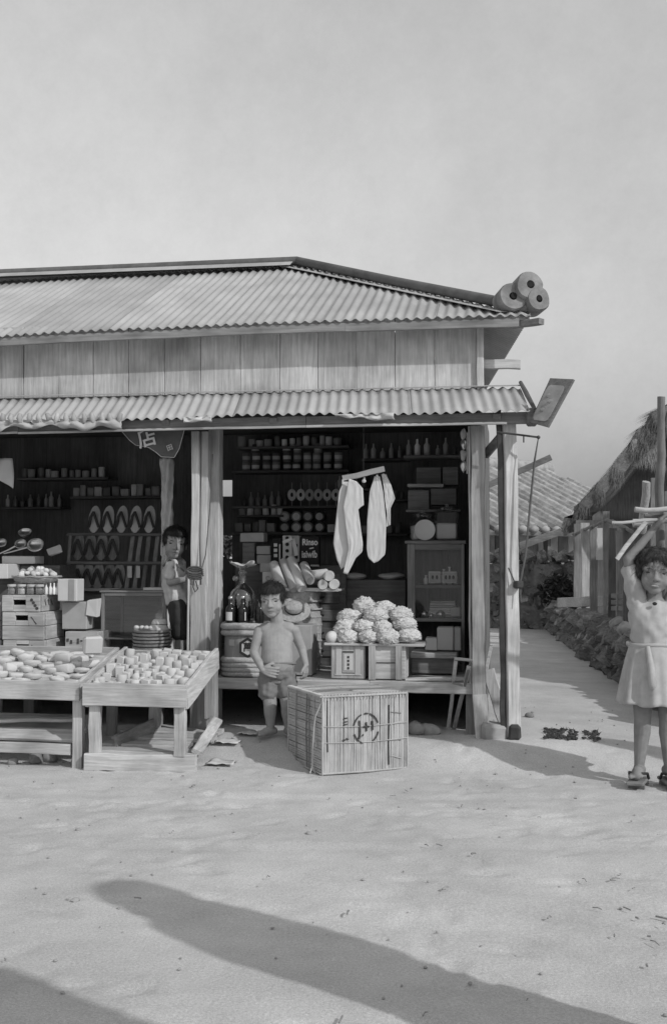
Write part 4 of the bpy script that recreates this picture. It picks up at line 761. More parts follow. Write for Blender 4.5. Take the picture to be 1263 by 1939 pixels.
# --- hanging bar with clips and towels
hbr = thing('hanging_bar', 'short pale wooden bar with clips hung level under the canopy', 'bar', A(688,900,7.0)); h0, h1 = A(649,906,7.02), A(728,888,7.02); MB().beam(h0, h1, .034, .016, (0,0,1)).build('bar', 'paper', hbr); MB().tube([h0.lerp(h1,.5), V(h0.lerp(h1,.5).x,7.02,1.95)], .0015, 5).build('cord', 'rope_dark', hbr)
clips = [(649,909),(664,909),(690,905),(714,900),(726,898)]
for px, py in clips:
    c = A(px,py,7.015); MB().cbox(c+V(0,0,-.012), (.012,.012,.032), .003).build('clip', 'paper', hbr)
MB().ell(A(689,911,7.0), (.014,.008,.012), 10, 6).build('clip_bow', 'paper', hbr, smooth=60)
def towel(label, left, right, Y, seed, name='towel'):                   # hanging cloth between two outline curves in photo points
    def ev(c, v):
        for (y0,x0_),(y1,x1_) in zip(c[:-1], c[1:]):
            if v <= y1 or (y1,x1_) == c[-1]: return x0_+(x1_-x0_)*max(0,min(1,(v-y0)/(y1-y0)))
    mb = MB(); y0 = left[0][0]; nu, nv = 18, 40
    def f(u, v):
        yl = left[0][0]+(left[-1][0]-left[0][0])*v; yr = right[0][0]+(right[-1][0]-right[0][0])*v
        xl, xr = ev(left, yl), ev(right, yr); p = A(xl+(xr-xl)*u, yl+(yr-yl)*u, Y); fold = math.sin(u*6+seed+v)*.0016+math.sin(u*21+seed*2+v*2.5)*.0005; return p+V(0, fold*(.35+.65*v)+.004*noise.noise(V(u*6,v*9,seed)), 0)
    mb.grid(f, nu, nv); o = mb.build(name, 'cloth', smooth=80, solid=.0015, origin=A((left[0][1]+right[0][1])/2, left[-1][0], Y)); tag(o, label, 'towel')
towel('broad white towel hanging at the left of the clip bar', [(912,651),(930,642),(985,636),(1030,631),(1060,638),(1078,646)], [(912,662),(935,668),(985,680),(1030,687),(1045,686),(1062,668)], 7.02, 1.)
towel('narrow white cloth draped in front of the broad towel', [(906,661),(930,656),(960,650),(1000,655),(1040,660),(1085,650)], [(912,676),(925,687),(958,689),(962,678),(1030,687),(1088,658)], 6.99, 2.2)
towel('long plain white towel hanging in the middle of the bar', [(902,709),(930,700),(985,695),(1040,694),(1056,697),(1066,708)], [(902,719),(930,725),(985,731),(1040,730),(1050,729),(1063,716)], 7.02, 3.1)
towel('small folded white cloth at the right end of the bar', [(898,722),(920,726),(950,729),(975,733),(998,731)], [(898,731),(920,741),(944,748),(962,739),(994,739)], 7.035, 4.4)
# --- banner and curtain
bn = thing('banner', 'dark cloth banner with a white shop character hanging from the beam', 'banner', A(295,866,6.93))
def bnf(u, v):
    top = [(228,812),(352,806)]; bot = [(228,813),(246,834),(258,843),(282,847),(296,856),(306,865),(330,866),(340,850),(352,808)]
    k = u*8; i = min(7,int(k)); b_ = (bot[i][0]+(bot[i+1][0]-bot[i][0])*(k-i), bot[i][1]+(bot[i+1][1]-bot[i][1])*(k-i)); t_ = (top[0][0]+(top[1][0]-top[0][0])*u, top[0][1]+(top[1][1]-top[0][1])*u)
    return A(t_[0]+(b_[0]-t_[0])*v, t_[1]+(b_[1]-t_[1])*v, 6.90)+V(0,.006*math.sin(u*11),0)
MB().grid(bnf, 40, 8).build('cloth', 'banner', bn, smooth=80, solid=.0015)
MB().tube([bnf(i/40,1)+V(0,-.002,0) for i in range(41)], .0022, 5).build('hem', 'paper_grey', bn, smooth=60)
text('店', .125, A(279,831,6.885), 'paper', bn, rot=(R(90),R(-14),0), name='character', bold=.002); text('田', .04, A(322,848,6.885), 'paper_grey', bn, rot=(R(90),R(-20),0), name='character', bold=.001)
cu = MB()
def cuf(u, v):
    y = 868+(1232-868)*v; xc = 316+2*math.sin(v*7)+(3 if v > .5 else 0); wd = 12-3*v+3*noise.noise(V(0,v*14,3)); a_ = (u-.5)*2; p = A(xc+wd*a_, y, 7.62)
    return p+V(0, -.03*math.cos(a_*1.5)+.012*math.sin(a_*7+v*20)+.012*noise.noise(V(u*5,v*30,2)), 0)
cu.grid(cuf, 12, 90); tag(cu.build('tied_curtain', 'cloth', smooth=80, solid=.002, origin=A(318,1232,7.62)), 'long gathered white curtain hanging behind the boy at the post', 'curtain')
pc = thing('pole', 'thin upright pole propped against the left post', 'pole', A(357,1225,6.9)); MB().tube([A(356,1232,6.91), A(358,1085,6.93)], .007, 8).build('shaft', 'woodZ', pc); MB().tube([A(345,1232,6.95), A(345,1213,6.95)], .008, 8).build('short_peg', 'paleZ', pc)
# --- glass showcase and stacked trays
SY = 7.35; sx0, sx1 = A(192,1180,SY).x, A(315,1180,SY).x; sz1 = zat(1122,SY,250); sc_ = thing('glass_showcase', 'wood-framed glass showcase standing behind the packet table', 'showcase', V((sx0+sx1)/2,SY+.2,FZ))
for X in (sx0+.01,sx1-.01):
    for Y in (SY+.01,SY+.39): MB().cbox(V(X,Y,(FZ+sz1)/2), (.022,.022,sz1-FZ), .003).build('frame_post', 'greyZ', sc_)
for z in (FZ+.012, sz1-.012):
    for Y in (SY+.01,SY+.39): MB().cbox(V((sx0+sx1)/2,Y,z), (sx1-sx0-.044,.022,.024), .003).build('frame_rail', 'greyX', sc_)
MB().cbox(V((sx0+sx1)/2,SY+.2,sz1+.006), (sx1-sx0+.02,.42,.012), .003).build('top', 'greyX', sc_); MB().cbox(V((sx0+sx1)/2,SY+.385,(FZ+sz1)/2), (sx1-sx0-.05,.01,sz1-FZ-.05), .002).build('back', 'greyX', sc_)
MB().cbox(V((sx0+sx1)/2,SY+.008,(FZ+sz1)/2), (sx1-sx0-.046,.003,sz1-FZ-.05), .001).build('pane', 'glass', sc_); MB().cbox(V((sx0+sx1)/2,SY+.2,FZ+.2), (sx1-sx0-.05,.36,.01), .002).build('shelf', 'greyX', sc_)
tag(MB().cbox(V((A(265,1112,SY).x+A(315,1112,SY).x)/2,SY+.1,sz1+.022), (.16,.12,.018), .003).build('flat_box', 'paper', origin=V(A(290,1112,SY).x,SY+.1,sz1+.013)), 'flat white box on top of the glass showcase', 'box')
tc_ = V(A(278,1200,7.06).x, 7.17, FZ); n_t = 13; tray = MB().lathe([(.10,0),(.117,.006),(.122,.016),(.124,.02),(.118,.019),(.10,.010),(1e-6,.009)], tc_, 30).build('round_tray', 'basket', smooth=40, origin=tc_); tag(tray, 'lowest shallow round tray in the tall stack behind the packet table', 'tray', 'stacked round trays')
for i in range(1, n_t):
    o = tray.copy(); COL.objects.link(o); o['label'] = '%s shallow round tray from the bottom of the tall tray stack' % ORD[i]; o.location = tc_+V(rnd(-.004,.004),rnd(-.004,.004),i*.0215); o.scale = (rnd(.97,1.02),)*2+(1,)
zt2 = n_t*.0215
for i, (dx_,r,h,l,m_) in enumerate(((.045,.065,.035,'flat pale bowl upside down on top of the tray stack','paper'),(.05,.05,.03,'smaller pale bowl crowning the tray stack','paper'))):
    c = tc_+V(dx_,0,zt2-.003+i*.038); tag(MB().lathe([(r,0),(r*1.02,.006),(r*.85,h*.8),(r*.7,h),(1e-6,h+.002)], c, 24).build('bowl', m_, smooth=45, origin=c), l, 'bowl')
for i in range(4):
    c = tc_+V(-.085+.032*i,-.05+.01*(i%2),zt2+.014); tag(MB().ell(c, (.019,.019,.014), 10, 6).noise(.004,40,i).build('bun', 'goods', smooth=60, origin=c-V(0,0,.014)), 'small white bun lying on the uppermost round tray', 'bun', 'buns on the tray stack')
# --- crates at the left with jars, basket, pans
KY = 7.12
def wood_crate(px0, px1, z0, z1, label, mat, marks=0, Y=KY, dep=.34):
    a, b = A(px0,1180,Y).x, A(px1,1180,Y).x; t = thing('wooden_crate', label, 'crate', V((a+b)/2,Y+dep/2,z0)); n_ = 2 if z1-z0 > .15 else 1; hh = (z1-z0)/n_
    for k in range(n_):
        if k == n_-1:                                                    # the board with the hand slot is built round the opening
            zc = z0+hh*(k+.5); sw, shh = .085, .03; m_ = (a+b)/2-.01
            MB().cbox(V((a+m_-sw/2)/2,Y+.009,zc), (m_-sw/2-a,.018,hh-.003), .003).build('front_board', mat+'X', t); MB().cbox(V((b+m_+sw/2)/2,Y+.009,zc), (b-m_-sw/2,.018,hh-.003), .003).build('front_board', mat+'X', t)
            MB().cbox(V(m_,Y+.009,zc+(hh/2+shh/2)/2+.004), (sw-.0005,.018,hh/2-shh/2-.010), .002).build('front_board', mat+'X', t); MB().cbox(V(m_,Y+.009,zc-(hh/2+shh/2)/2+.004), (sw-.0005,.018,hh/2-shh/2+.004), .002).build('front_board', mat+'X', t)
        else: MB().cbox(V((a+b)/2,Y+.009,z0+hh*(k+.5)), (b-a,.018,hh-.003), .003, jit=.001).build('front_board', mat+'X', t)
        for X in (a+.008,b-.008): MB().cbox(V(X,Y+.02+dep/2,z0+hh*(k+.5)), (.016,dep-.04,hh-.003), .003, jit=.001).build('side_board', mat+'Y', t)
    MB().cbox(V((a+b)/2,Y+dep-.005,(z0+z1)/2), (b-a,.014,z1-z0-.004), .003).build('back_board', mat+'X', t); MB().cbox(V((a+b)/2,Y+dep/2,z0+.01), (b-a-.036,dep-.05,.014), .003).build('bottom_board', mat+'X', t); MB().cbox(V((a+b)/2,Y+dep/2,z1-.006), (b-a-.036,dep-.04,.010), .002).build('lid_board', mat+'X', t)
    if marks:
        for k in range(4): MB().lathe([(.010,0),(.010,.002),(1e-6,.002)], V(b-.055+.012*k,Y-.001,z1-.03-.018*k), 10, V(0,-1,0).to_track_quat('Z','Y')).build('stamped_dot', 'inkfade', t)
        for k in range(3): MB().beam(V(b+.001,Y+.08+.05*k,z1-.03), V(b+.001,Y+.1+.05*k,z1-.07), .012, .002, (0,1,0)).build('stamped_mark', 'inkfade', t)
    else:
        MB().beam(V(b-.09,Y-.001,z1-.03), V(b-.05,Y-.001,z1-.075), .006, .002, (1,0,.5)).build('stamped_mark', 'inkfade', t)
z0c, z1c, z2c, z3c = FZ, zat(1212,KY,50), zat(1159,KY,50), zat(1127,KY,50)
wood_crate(7,86,z0c,z1c-.001,'bottom wooden crate with a hand slot in the stack at left','wood'); wood_crate(5,84,z1c,z2c-.001,'middle and deepest wooden crate in the stack at left','pale'); wood_crate(4,76,z2c,z3c,'top shallow wooden crate with stamped round dots, at left','pale',1)
wood_crate(-80,0,z0c,z1c-.001,'bottom wooden crate cut off by the left edge','wood'); wood_crate(-82,-1,z1c,z2c+.06,'upper wooden crate cut off by the left edge','pale')
for i, px in enumerate((22,41,59,75)):
    c = V(A(px,1127,KY+.06).x, KY+.07, z3c+.001); j = thing('jar', '%s squat lidded glass jar from the left on the top crate' % ORD[i], 'jar', c, 'jars on the top crate'); MB().lathe([(.026,0),(.029,.004),(.029,.045),(.024,.052)], c, 16).build('glass_body', 'bottle_glass', j, smooth=45); MB().lathe([(.022,.004),(.025,.008),(.025,.038),(1e-6,.04)], c, 14).build('contents', 'fruit', j, smooth=45); MB().lathe([(.027,.052),(.028,.054),(.028,.066),(1e-6,.067)], c, 16).build('lid', 'paper', j, smooth=45)
for i, px in enumerate((86,94,101,108)):
    c = V(A(px,1127,KY+.1).x, KY+.12, z3c+.001); b_ = MB().lathe([(.010,0),(.012,.003),(.012,.04),(.005,.055),(.005,.075),(1e-6,.076)], c, 10).build('small_bottle', 'label', smooth=45, origin=c); tag(b_, '%s tiny slim bottle from the left beside the jars on the top crate' % ORD[i], 'bottle', 'tiny bottles on the top crate')
bzk = z3c+.069; bk = V(A(66,1100,KY+.12).x, KY+.16, bzk); bsk = thing('basket', 'low oval woven basket of vegetables resting on the jars', 'basket', bk)
MB().lathe([(.10,0),(.15,.02),(.162,.05),(.155,.052),(.14,.03),(1e-6,.02)], bk, 28, sy=.7).build('bowl', 'basket', bsk, smooth=50)
for i in range(4): MB().tube([bk+V((.125+.013*i)*math.cos(a), (.125+.013*i)*.7*math.sin(a), .012+.012*i+.003*math.sin(a*9+i)) for a in [2*math.pi*k/28 for k in range(29)]], .006, 6).build('weave', 'straw', bsk, smooth=60)
for i in range(30):
    a, r = rnd(0,6.28), .13*math.sqrt(rnd(0,1)); c = bk+V(r*math.cos(a), r*.65*math.sin(a), .05+.045*(1-r/.14)+rnd(0,.015)); s_ = rnd(.014,.024); o = MB().ell(c, (s_*1.2,s_,s_*.9), 10, 7, Euler((rnd(0,1),rnd(0,1),rnd(0,3)))).noise(.005,40,i).build('vegetable', 'fruit', smooth=70, origin=c-V(0,0,s_)); tag(o, 'small knobbly vegetable heaped in the low woven basket', 'vegetable', 'vegetables in the basket')
sc2 = box_thing('carton', 'white carton with a dark stripe standing right of the crates', 'carton', 110,1096,147,1139, 7.22, .12, 'paper'); onbox(sc2, 7.217, (131,1097,141,1138.5), 'carton', 'stripe')
box_thing('carton', 'grey carton standing upright between crates and showcase', 'carton', 118,1140,165,1192, 7.30, .14, 'carton'); cz1 = zat(1196,7.25,150); mk2 = box_thing('wooden_box', 'low marked wooden box between the crates and the showcase', 'box', 124,1196,186,1270, 7.25, .25, 'woodX', jit=0); [onbox(mk2, 7.246, (127+i*6.5,1209+(i%3)*3,131+i*6.5,1215+(i%2)*4), 'inkfade', 'stencil_mark', .002) for i in range(5)]
box_thing('paper_packet', 'pointed white packet leaning before the showcase', 'packet', 166,1135,186,1168, 7.3, .05, 'paper', jit=.012)
box_thing('carton', 'long pale carton behind the basket at left', 'carton', 4,1053,67,1068, 7.46, .16, 'paper'); box_thing('carton', 'white carton end at the left edge above the crates', 'carton', -30,1068,15,1096, 7.3, .2, 'paper'); sk = box_thing('wooden_stand', 'dark stand behind the crates carrying pans', 'stand', -60,1070,112,1275, 7.5, .3, 'darkX')
def pan(c, r, hl, ang, label, q=None):
    p = thing('pan', label, 'pan', c); q = q or V(.15,-.75,.6).to_track_quat('Z','Y'); MB().lathe([(r*.6,-r*.5),(r*.95,-r*.2),(r,.0),(r*1.06,.004),(r*1.0,.006),(r*.88,-r*.18),(r*.5,-r*.42),(1e-6,-r*.44)], c, 26, q).build('bowl', 'metal', p, smooth=50)
    if hl: d = V(math.cos(ang),-.1,math.sin(ang)); MB().beam(c+d*r, c+d*(r+hl), .012, .006, (0,0,1), taper=.8).build('handle', 'metal', p)
pan(A(68,1032,7.5), .055, .17, R(195), 'shiny ladle pan with its handle pointing left'); pan(A(48,1008,7.58), .045, 0, 0, 'small shiny bowl hanging above the ladle pan', V(.1,-.5,.8).to_track_quat('Z','Y')); pan(A(40,1030,7.62), .04, .16, R(205), 'second ladle behind, its handle crossing the first'); pan(A(4,1028,7.6), .035, 0, 0, 'dull metal bowl at the left edge among the pans')
c = A(105,1042,7.5); tag(MB().cbox(c, (.10,.01,.05), .003, ry=-.35, jit=.008).build('paper_fan', 'paper_grey', origin=c), 'small grey paper tag sticking out beside the pans', 'tag')
c = A(10,900,7.3); mb = MB(); mb.grid(lambda u,v: A(-20+45*u, 868+57*v*(.5+.5*u), 7.3)+V(0,.02*math.sin(u*6+v*3),0), 12, 8); tag(mb.build('hanging_cloth', 'cloth', smooth=70, solid=.002, origin=c), 'pale cloth corner hanging in the dark at the left edge', 'cloth')
# --- sandal rack
RY_ = 7.85; rk = thing('sandal_rack', 'tilted dark rack hung with rubber-thonged sandals', 'rack', V(A(225,1120,RY_).x,RY_+.1,FZ))
for px0, px1 in ((135,126),(318,318)): MB().beam(A(px1,1130,RY_), A(px0,1010,RY_+.12), .024, .02, (1,0,0)).build('upright', 'greyZ', rk)
for py in (1012, 1066, 1117): MB().beam(A(128,py,RY_+(1117-py)*.0011), A(322,py,RY_+(1117-py)*.0011), .02, .02, (0,0,1)).build('rail', 'darkX' if py != 1117 else 'woodX', rk)
for i, px in enumerate((240,255,271,288,304)): MB().beam(A(px,1117,RY_+.02), A(px+12,1014,RY_+.14), .03, .012, (1,0,0)).build('slat', 'greyZ', rk)
MB().cbox(V(A(225,1120,RY_).x,RY_+.2,(FZ+zat(1121,RY_))/2), (A(322,1100,RY_).x-A(128,1100,RY_).x,.3,zat(1121,RY_)-FZ-.004), .004).build('base_box', 'darkX', rk)
for row, (py0, pts, Yr) in enumerate(((984, (180,206,232,258,284), RY_+.12), (1092, (208,226,150,168,187), RY_+.05), (1036, (150,172,194,216), RY_+.1))):
    for i, px in enumerate(pts):
        c = A(px,py0,Yr); s_ = thing('sandal', ('pale sandal with dark V thong, %s in the top row of the rack','dark sandal with V thong, %s in the bottom row of the rack','dark sandal, %s in the shaded middle row of the rack')[row] % (ORD[sorted(pts).index(px)]+' from left'), 'sandal', c, ('sandals in the top row','sandals in the bottom row','sandals in the middle row')[row])
        MB().lathe([(.042,0),(.044,.006),(.044,.014),(.040,.018),(1e-6,.018)], c+V(0,.01,0), 18, V(0,-1,.25).to_track_quat('Z','Y'), sx=1.0, sy=2.3).build('sole', 'paper_grey' if row == 0 else 'greyZ', s_, smooth=40)
        for sg in (-1,1): MB().tube([c+V(0,-.022,.055), c+V(sg*.016,-.034,.02), c+V(sg*.036,-.018,-.055)], .0105, 6).build('thong', 'rubber', s_, smooth=60)
for i, px in enumerate((246,262)): c = A(px,1082,RY_+.03); box_thing('white_card', ('left white price card on the sandal rack','right white price card on the sandal rack')[i], 'card', px-4,1072,px+4,1094, RY_+.02, .004, 'paper')
# --- shelves on the back wall with tins, bottles, hanging cards, jars
BY_ = 9.25
for i, (py, x0_, x1_) in enumerate(((891,440,660),(958,440,660),(1008,440,640))):
    a, b = A(x0_,py,BY_), A(x1_,py,BY_); z = a.z; tag(MB().beam(V(a.x,BY_+.13,z-.011), V(b.x,BY_+.13,z-.011), .28, .02, (0,1,0)).build('wall_shelf', 'darkX', origin=V((a.x+b.x)/2,BY_+.13,z)), ('top dark shelf of tins on the back wall','second dark shelf on the back wall, with bottles','third dark shelf on the back wall, with round jars')[i], 'shelf')
z = zat(891,BY_)-.0; tin = thing('tin', 'small labelled tin stacked on the top shelf at the back', 'tin', V(0,0,0), 'tins on the top back shelf')
MB().lathe([(.03,0),(.032,.002),(.032,.07),(.03,.072),(1e-6,.071)], (0,0,0), 16).build('body', 'can', tin, smooth=45); MB().lathe([(.0325,.02),(.0325,.05)], (0,0,0), 16).build('label', 'label', tin, smooth=45); first = True
for i in range(10):
    for k in range(3 if i in (1,4,5,7) else 2):
        c = V(A(462+i*19.5,880,BY_).x+rnd(-.006,.006), BY_+.06+rnd(0,.02), z+k*.0735); o = tin if first else clone(tin, (0,0,0)); first = False; o['label'] = 'small labelled tin on the top back shelf, %s stack from left, %s up' % (ORD[i], ORD[k]); o.location = c; o.rotation_euler[2] = rnd(0,6)
z = zat(958,BY_)
for i in range(7):
    c = V(A(460+i*13,955,BY_).x, BY_+.06, z); h = rnd(.09,.13); b_ = MB().lathe([(.018,0),(.02,.004),(.02,h*.55),(.008,h*.72),(.007,h),(1e-6,h)], c, 12).build('bottle', 'can', smooth=45, origin=c); tag(b_, '%s slim dim bottle from the left on the second back-wall shelf' % ORD[i], 'bottle', 'bottles on the second back shelf')
for i in range(6):
    c = A(553+i*16.6,937,BY_-.02); t = thing('hanging_card', '%s pale oval card from the left in the row under the tin shelf' % ORD[i], 'card', c, 'cards hanging in a row'); MB().lathe([(.034,0),(.036,.002),(.034,.004),(1e-6,.004)], c, 16, V(0,-1,0).to_track_quat('Z','Y'), sy=1.35).build('card', 'label', t, smooth=40); MB().tube([c+V(0,0,.1), c+V(0,0,-.09)], .003, 5).build('string', 'paper_grey', t); MB().ell(c+V(0,-.003,0), (.014,.003,.02), 8, 5).build('print', 'ink', t)
z = zat(1008,BY_)
for i in range(4):
    for k in range(2):
        c = V(A(538+i*22,1000,BY_).x, BY_+.02, z+.042+k*.086); q = V(0,-1,0).to_track_quat('Z','Y'); t = thing('round_tin', 'round tin lying ring end out on the third back shelf, %s from left, %s' % (ORD[i], ('lower','upper')[k]), 'tin', c-V(0,0,.042), 'round tins lying on the third shelf'); MB().lathe([(.04,-.10),(.042,-.09),(.042,0),(.038,.003),(1e-6,.002)], c, 20, q).build('body', 'can', t, smooth=45); MB().lathe([(.030,.004),(.024,.005)], c, 20, q).build('ring', 'label', t); MB().lathe([(.012,.004),(1e-6,.005)], c, 12, q).build('knob', 'ink', t)

# --- more wares crowding the dim shelves up to the ceiling
def row_of(px0, px1, py, Y, kind, step, label, group, cat, shelf_label, seed):
    random.seed(seed); a, b = A(px0-6,py,Y), A(px1+6,py,Y); z = a.z
    tag(MB().beam(V(a.x,Y+.11,z-.010), V(b.x,Y+.11,z-.010), .24, .018, (0,1,0)).build('wall_shelf', 'darkX', origin=V((a.x+b.x)/2,Y+.11,z)), shelf_label, 'shelf')
    x = a.x+.03; k = 0
    while x < b.x-.03:
        h = rnd(.07,.13); r = rnd(.018,.03); c = V(x, Y+rnd(.04,.08), z)
        if kind == 'bottle': mb = MB().lathe([(r*.8,0),(r*.85,.004),(r*.85,h*.6),(r*.35,h*.75),(r*.3,h),(1e-6,h)], c, 12)
        elif kind == 'tin': mb = MB().lathe([(r*1.1,0),(r*1.15,.003),(r*1.15,h*.7),(r*1.05,h*.72),(1e-6,h*.71)], c, 14)
        else: mb = MB().cbox(c+V(0,0,h*.4), (r*2.2,.06,h*.8), .003, jit=.002)
        o = mb.build({'bottle':'bottle','tin':'tin','box':'small_carton'}[kind], random.choice(('can','label','can','carton')), smooth=45, origin=c); tag(o, label % (ORD[min(k,13)] if k < 14 else 'right-hand end'), cat, group); x += r*2.3+step; k += 1
row_of(455,655,846,BY_,'tin',.012,'%s dim tin from the left on the uppermost back shelf','tins on the uppermost back shelf','tin','uppermost dark shelf on the back wall close under the ceiling',41)
row_of(690,765,868,BY_,'bottle',.014,'%s dim bottle from the left on the upper right back shelf','bottles on the upper right back shelf','bottle','upper dark shelf right of the towels on the back wall',42)
row_of(745,770,945,BY_,'tin',.012,'%s dim tin from the left behind the small folded cloth','tins behind the small cloth','tin','short dark shelf just right of the towels',43)
row_of(690,765,1010,BY_,'box',.010,'%s dim carton from the left on the back shelf under the towels','cartons on the lower right back shelf','carton','lower dark shelf behind the hanging towels',44)
row_of(450,528,1008-1,BY_-.02,'box',.008,'%s dim carton from the left beside the round tins','cartons beside the round tins','carton','dark shelf end left of the round tins',45)
row_of(770,868,862,CY+.25,'bottle',.012,'%s dim bottle from the left on the shelf over the dark boxes','bottles over the dark boxes','bottle','high dark shelf over the boxes by the right post',46)
row_of(40,200,905,9.3,'tin',.014,'%s dim tin from the left on the back shelf of the left bay','tins at the back of the left bay','tin','dark shelf at the back of the left bay',47)
row_of(140,300,940,9.3,'box',.012,'%s dim carton from the left on the lower back shelf of the left bay','cartons at the back of the left bay','carton','lower dark shelf at the back of the left bay',48)

row_of(640,700,925,BY_-.01,'bottle',.012,'%s dim bottle from the left behind the broad towel','bottles behind the broad towel','bottle','dark shelf behind the hanging towels at tag height',51)
row_of(455,530,975,BY_-.01,'tin',.008,'%s dim tin from the left below the slim bottles','tins below the slim bottles','tin','short dark shelf below the slim bottles',52)
row_of(625,655,1008,BY_-.01,'box',.008,'%s dim carton from the left beyond the round tins','cartons beyond the round tins','carton','dark shelf end right of the round tins',53)
row_of(10,110,960,9.3,'bottle',.014,'%s dim bottle from the left above the pans in the left bay','bottles above the pans','bottle','dark shelf above the pans in the left bay',54)
# ================================================================== BACKGROUND
def cw(lat, d, z=0.):                                                   # point at lateral / depth along the view (metres on the ground)
    return V(lat*math.cos(YAW)-d*math.sin(YAW), lat*math.sin(YAW)+d*math.cos(YAW), z)
def dep(px, py, d):                                                     # point seen at a photo pixel, d metres away along the view axis
    r_ = ray(px, py); return V(0,0,CAMZ)+r_*(d/(r_.dot(FWD)))
# --- tiled house behind the shop
TA = dep(912,1004,19.0); thh = thing('tiled_house', 'house with a low hipped roof of round barrel tiles behind the shop', 'house', V(TA.x, TA.y+2, 0))
ed = (cw(.74,.67)-cw(0,0)).normalized(); dn = (cw(.72,-.70)-cw(0,0)).normalized()      # along the eave; down the slope
slope = .50; RL = 3.0; EZT = TA.z
def rt(s, t, h=0.): return V(TA.x, TA.y, EZT) + ed*s - dn*t + V(0,0,slope*t+h)       # s along eave, t up the slope
mb = MB().add([rt(-.1,0,-.02), rt(7.2,0,-.02), rt(5.2,2.55,-.02), rt(2.45,2.55,-.02)], [(0,1,2,3)]); mb.build('roof_deck', 'stone_dark', thh, solid=.06)
lf = [rt(-.1,0,-.02), rt(2.45,2.55,-.02), rt(2.45,2.55,-.02)-ed*0+(-ed)*0, rt(-.1,0,-.02)-dn*5.0]; mb = MB().add([lf[0], lf[1], lf[3]], [(0,1,2)]); mb.build('roof_deck', 'stone_dark', thh, solid=.06)
ns = 23
for i in range(ns):
    s = .1+i*.31; tmax = min(2.5, s/1.0*1.0, (7.1-s)/.8)
    if tmax < .15: continue
    pts = []; rr = []; n_ = max(2, int(tmax/.17))
    for k in range(n_):
        t0, t1 = tmax*k/n_, tmax*(k+1)/n_
        pts += [rt(s+rnd(-.006,.006), t0+.004, .035+rnd(0,.006)), rt(s+rnd(-.006,.006), t1-.004, .035)]; rr += [.098, .090]
    MB().tube(pts, rr, 8).build('tile_row', 'tile', thh, smooth=35)
    MB().ell(rt(s, -.0, .03), (.10,.10,.07), 8, 6).build('eave_tile', 'plaster', thh, smooth=50)
MB().tube([rt(-.05,.0,.06), rt(1.2,1.3,.07), rt(2.45,2.55,.08)], .13, 8).build('hip_tiles', 'tile', thh, smooth=50); MB().tube([rt(2.3,2.55,.1), rt(5.3,2.55,.1)], .14, 8).build('ridge_tiles', 'plaster', thh, smooth=50)
MB().beam(rt(.2,.3,-.14), rt(7,.3,-.14), .18, .05, (0,0,1)).build('eave_beam', 'woodX', thh); MB().beam(dep(985,1034,18.3), dep(1062,1006,18.3), .11, .06, (0,0,1)).build('verge_board', 'paleX', thh)
wb = rt(.4,.7); 
for i in range(22):
    p = rt(.5+i*.3,.75); MB().beam(V(p.x,p.y,0), V(p.x,p.y,EZT+.3), .28, .04, ed, seg=1).build('wall_board', 'paleZ' if i % 3 else 'greyZ', thh)
for i in range(8):
    p = rt(.4+i*.9,.35); MB().beam(V(p.x,p.y,0), V(p.x,p.y,EZT), .10, .10, ed, seg=1).build('veranda_post', 'darkZ', thh)
p = dep(985,884,17.2); p2 = dep(1043,866,17.2)
board_thing('pole', 'dark sloping bamboo pole over the tiled roof', 'pole', (dep(925,918,17.2), dep(1042,866,17.2)), .09, .09, (0,0,1), 'darkX'); MB
# --- dark stone wall closing the lane, low wall along it
def rubble(name, label, p0, p1, h, size, mat, thick=.35, seed=1, hfun=None):
    t = thing(name, label, 'wall', V((p0.x+p1.x)/2,(p0.y+p1.y)/2,0)); d = p1-p0; L = d.length; d.normalize(); nrm = V(-d.y,d.x,0); rows = int(h/size)+1; core = MB()
    core.add([p0+nrm*s*thick*.3+V(0,0,z) for s in (-1,1) for z in (0,h*.9)]+[p1+nrm*s*thick*.3+V(0,0,z) for s in (-1,1) for z in (0,h*.9)], [(0,1,5,4),(2,6,7,3),(1,3,7,5),(0,4,6,2),(0,2,3,1),(4,5,7,6)]); core.build('core', mat, t)
    random.seed(seed); n_ = 0
    base = [MB().ell((0,0,0), (.5,.5,.5), 10, 6).noise(.34, 2.2, k).build('stone', mat, t, smooth=22, origin=V(0,0,0)) for k in range(6)]
    for b_ in base: COL.objects.unlink(b_)
    for r_ in range(rows):
        x = rnd(-.1,0)
        while x < L:
            w_ = size*rnd(.8,1.7); hh = size*rnd(.85,1.15); c = p0+d*(x+w_/2)+nrm*rnd(-.05,.05)+V(0,0,(r_+.45)*size+rnd(-.02,.02)); x += w_*.93
            if c.z > h+.06: continue
            o = random.choice(base).copy(); COL.objects.link(o); o.parent = t; o.location = c-t.location; o.rotation_euler = (rnd(-.2,.2),rnd(-.2,.2),math.atan2(d.y,d.x)+rnd(-.2,.2)); o.scale = (w_*1.05, thick*rnd(.9,1.2), hh*1.12); n_ += 1
    for b_ in base: bpy.data.objects.remove(b_)
    return t
rubble('stone_wall', 'low dark rubble wall running along the right side of the lane', cw(3.28,17.2), cw(2.35,7.4), .44, .16, 'stone_dark', .28, 3)
rubble('stone_wall', 'dark stone wall closing the far end of the lane', cw(1.9,18.0), cw(3.6,17.4), 1.08, .17, 'stone_dark', .32, 5)
for i in range(2):
    c = dep((1172,1186)[i],(1188,1195)[i],(10.9,10.2)[i]); c.z = .44+.05; stone(c, (.10,.09,.07), ('pale lump of stone on the low lane wall','rounder pale stone on the nearer end of the lane wall')[i], seed=20+i)
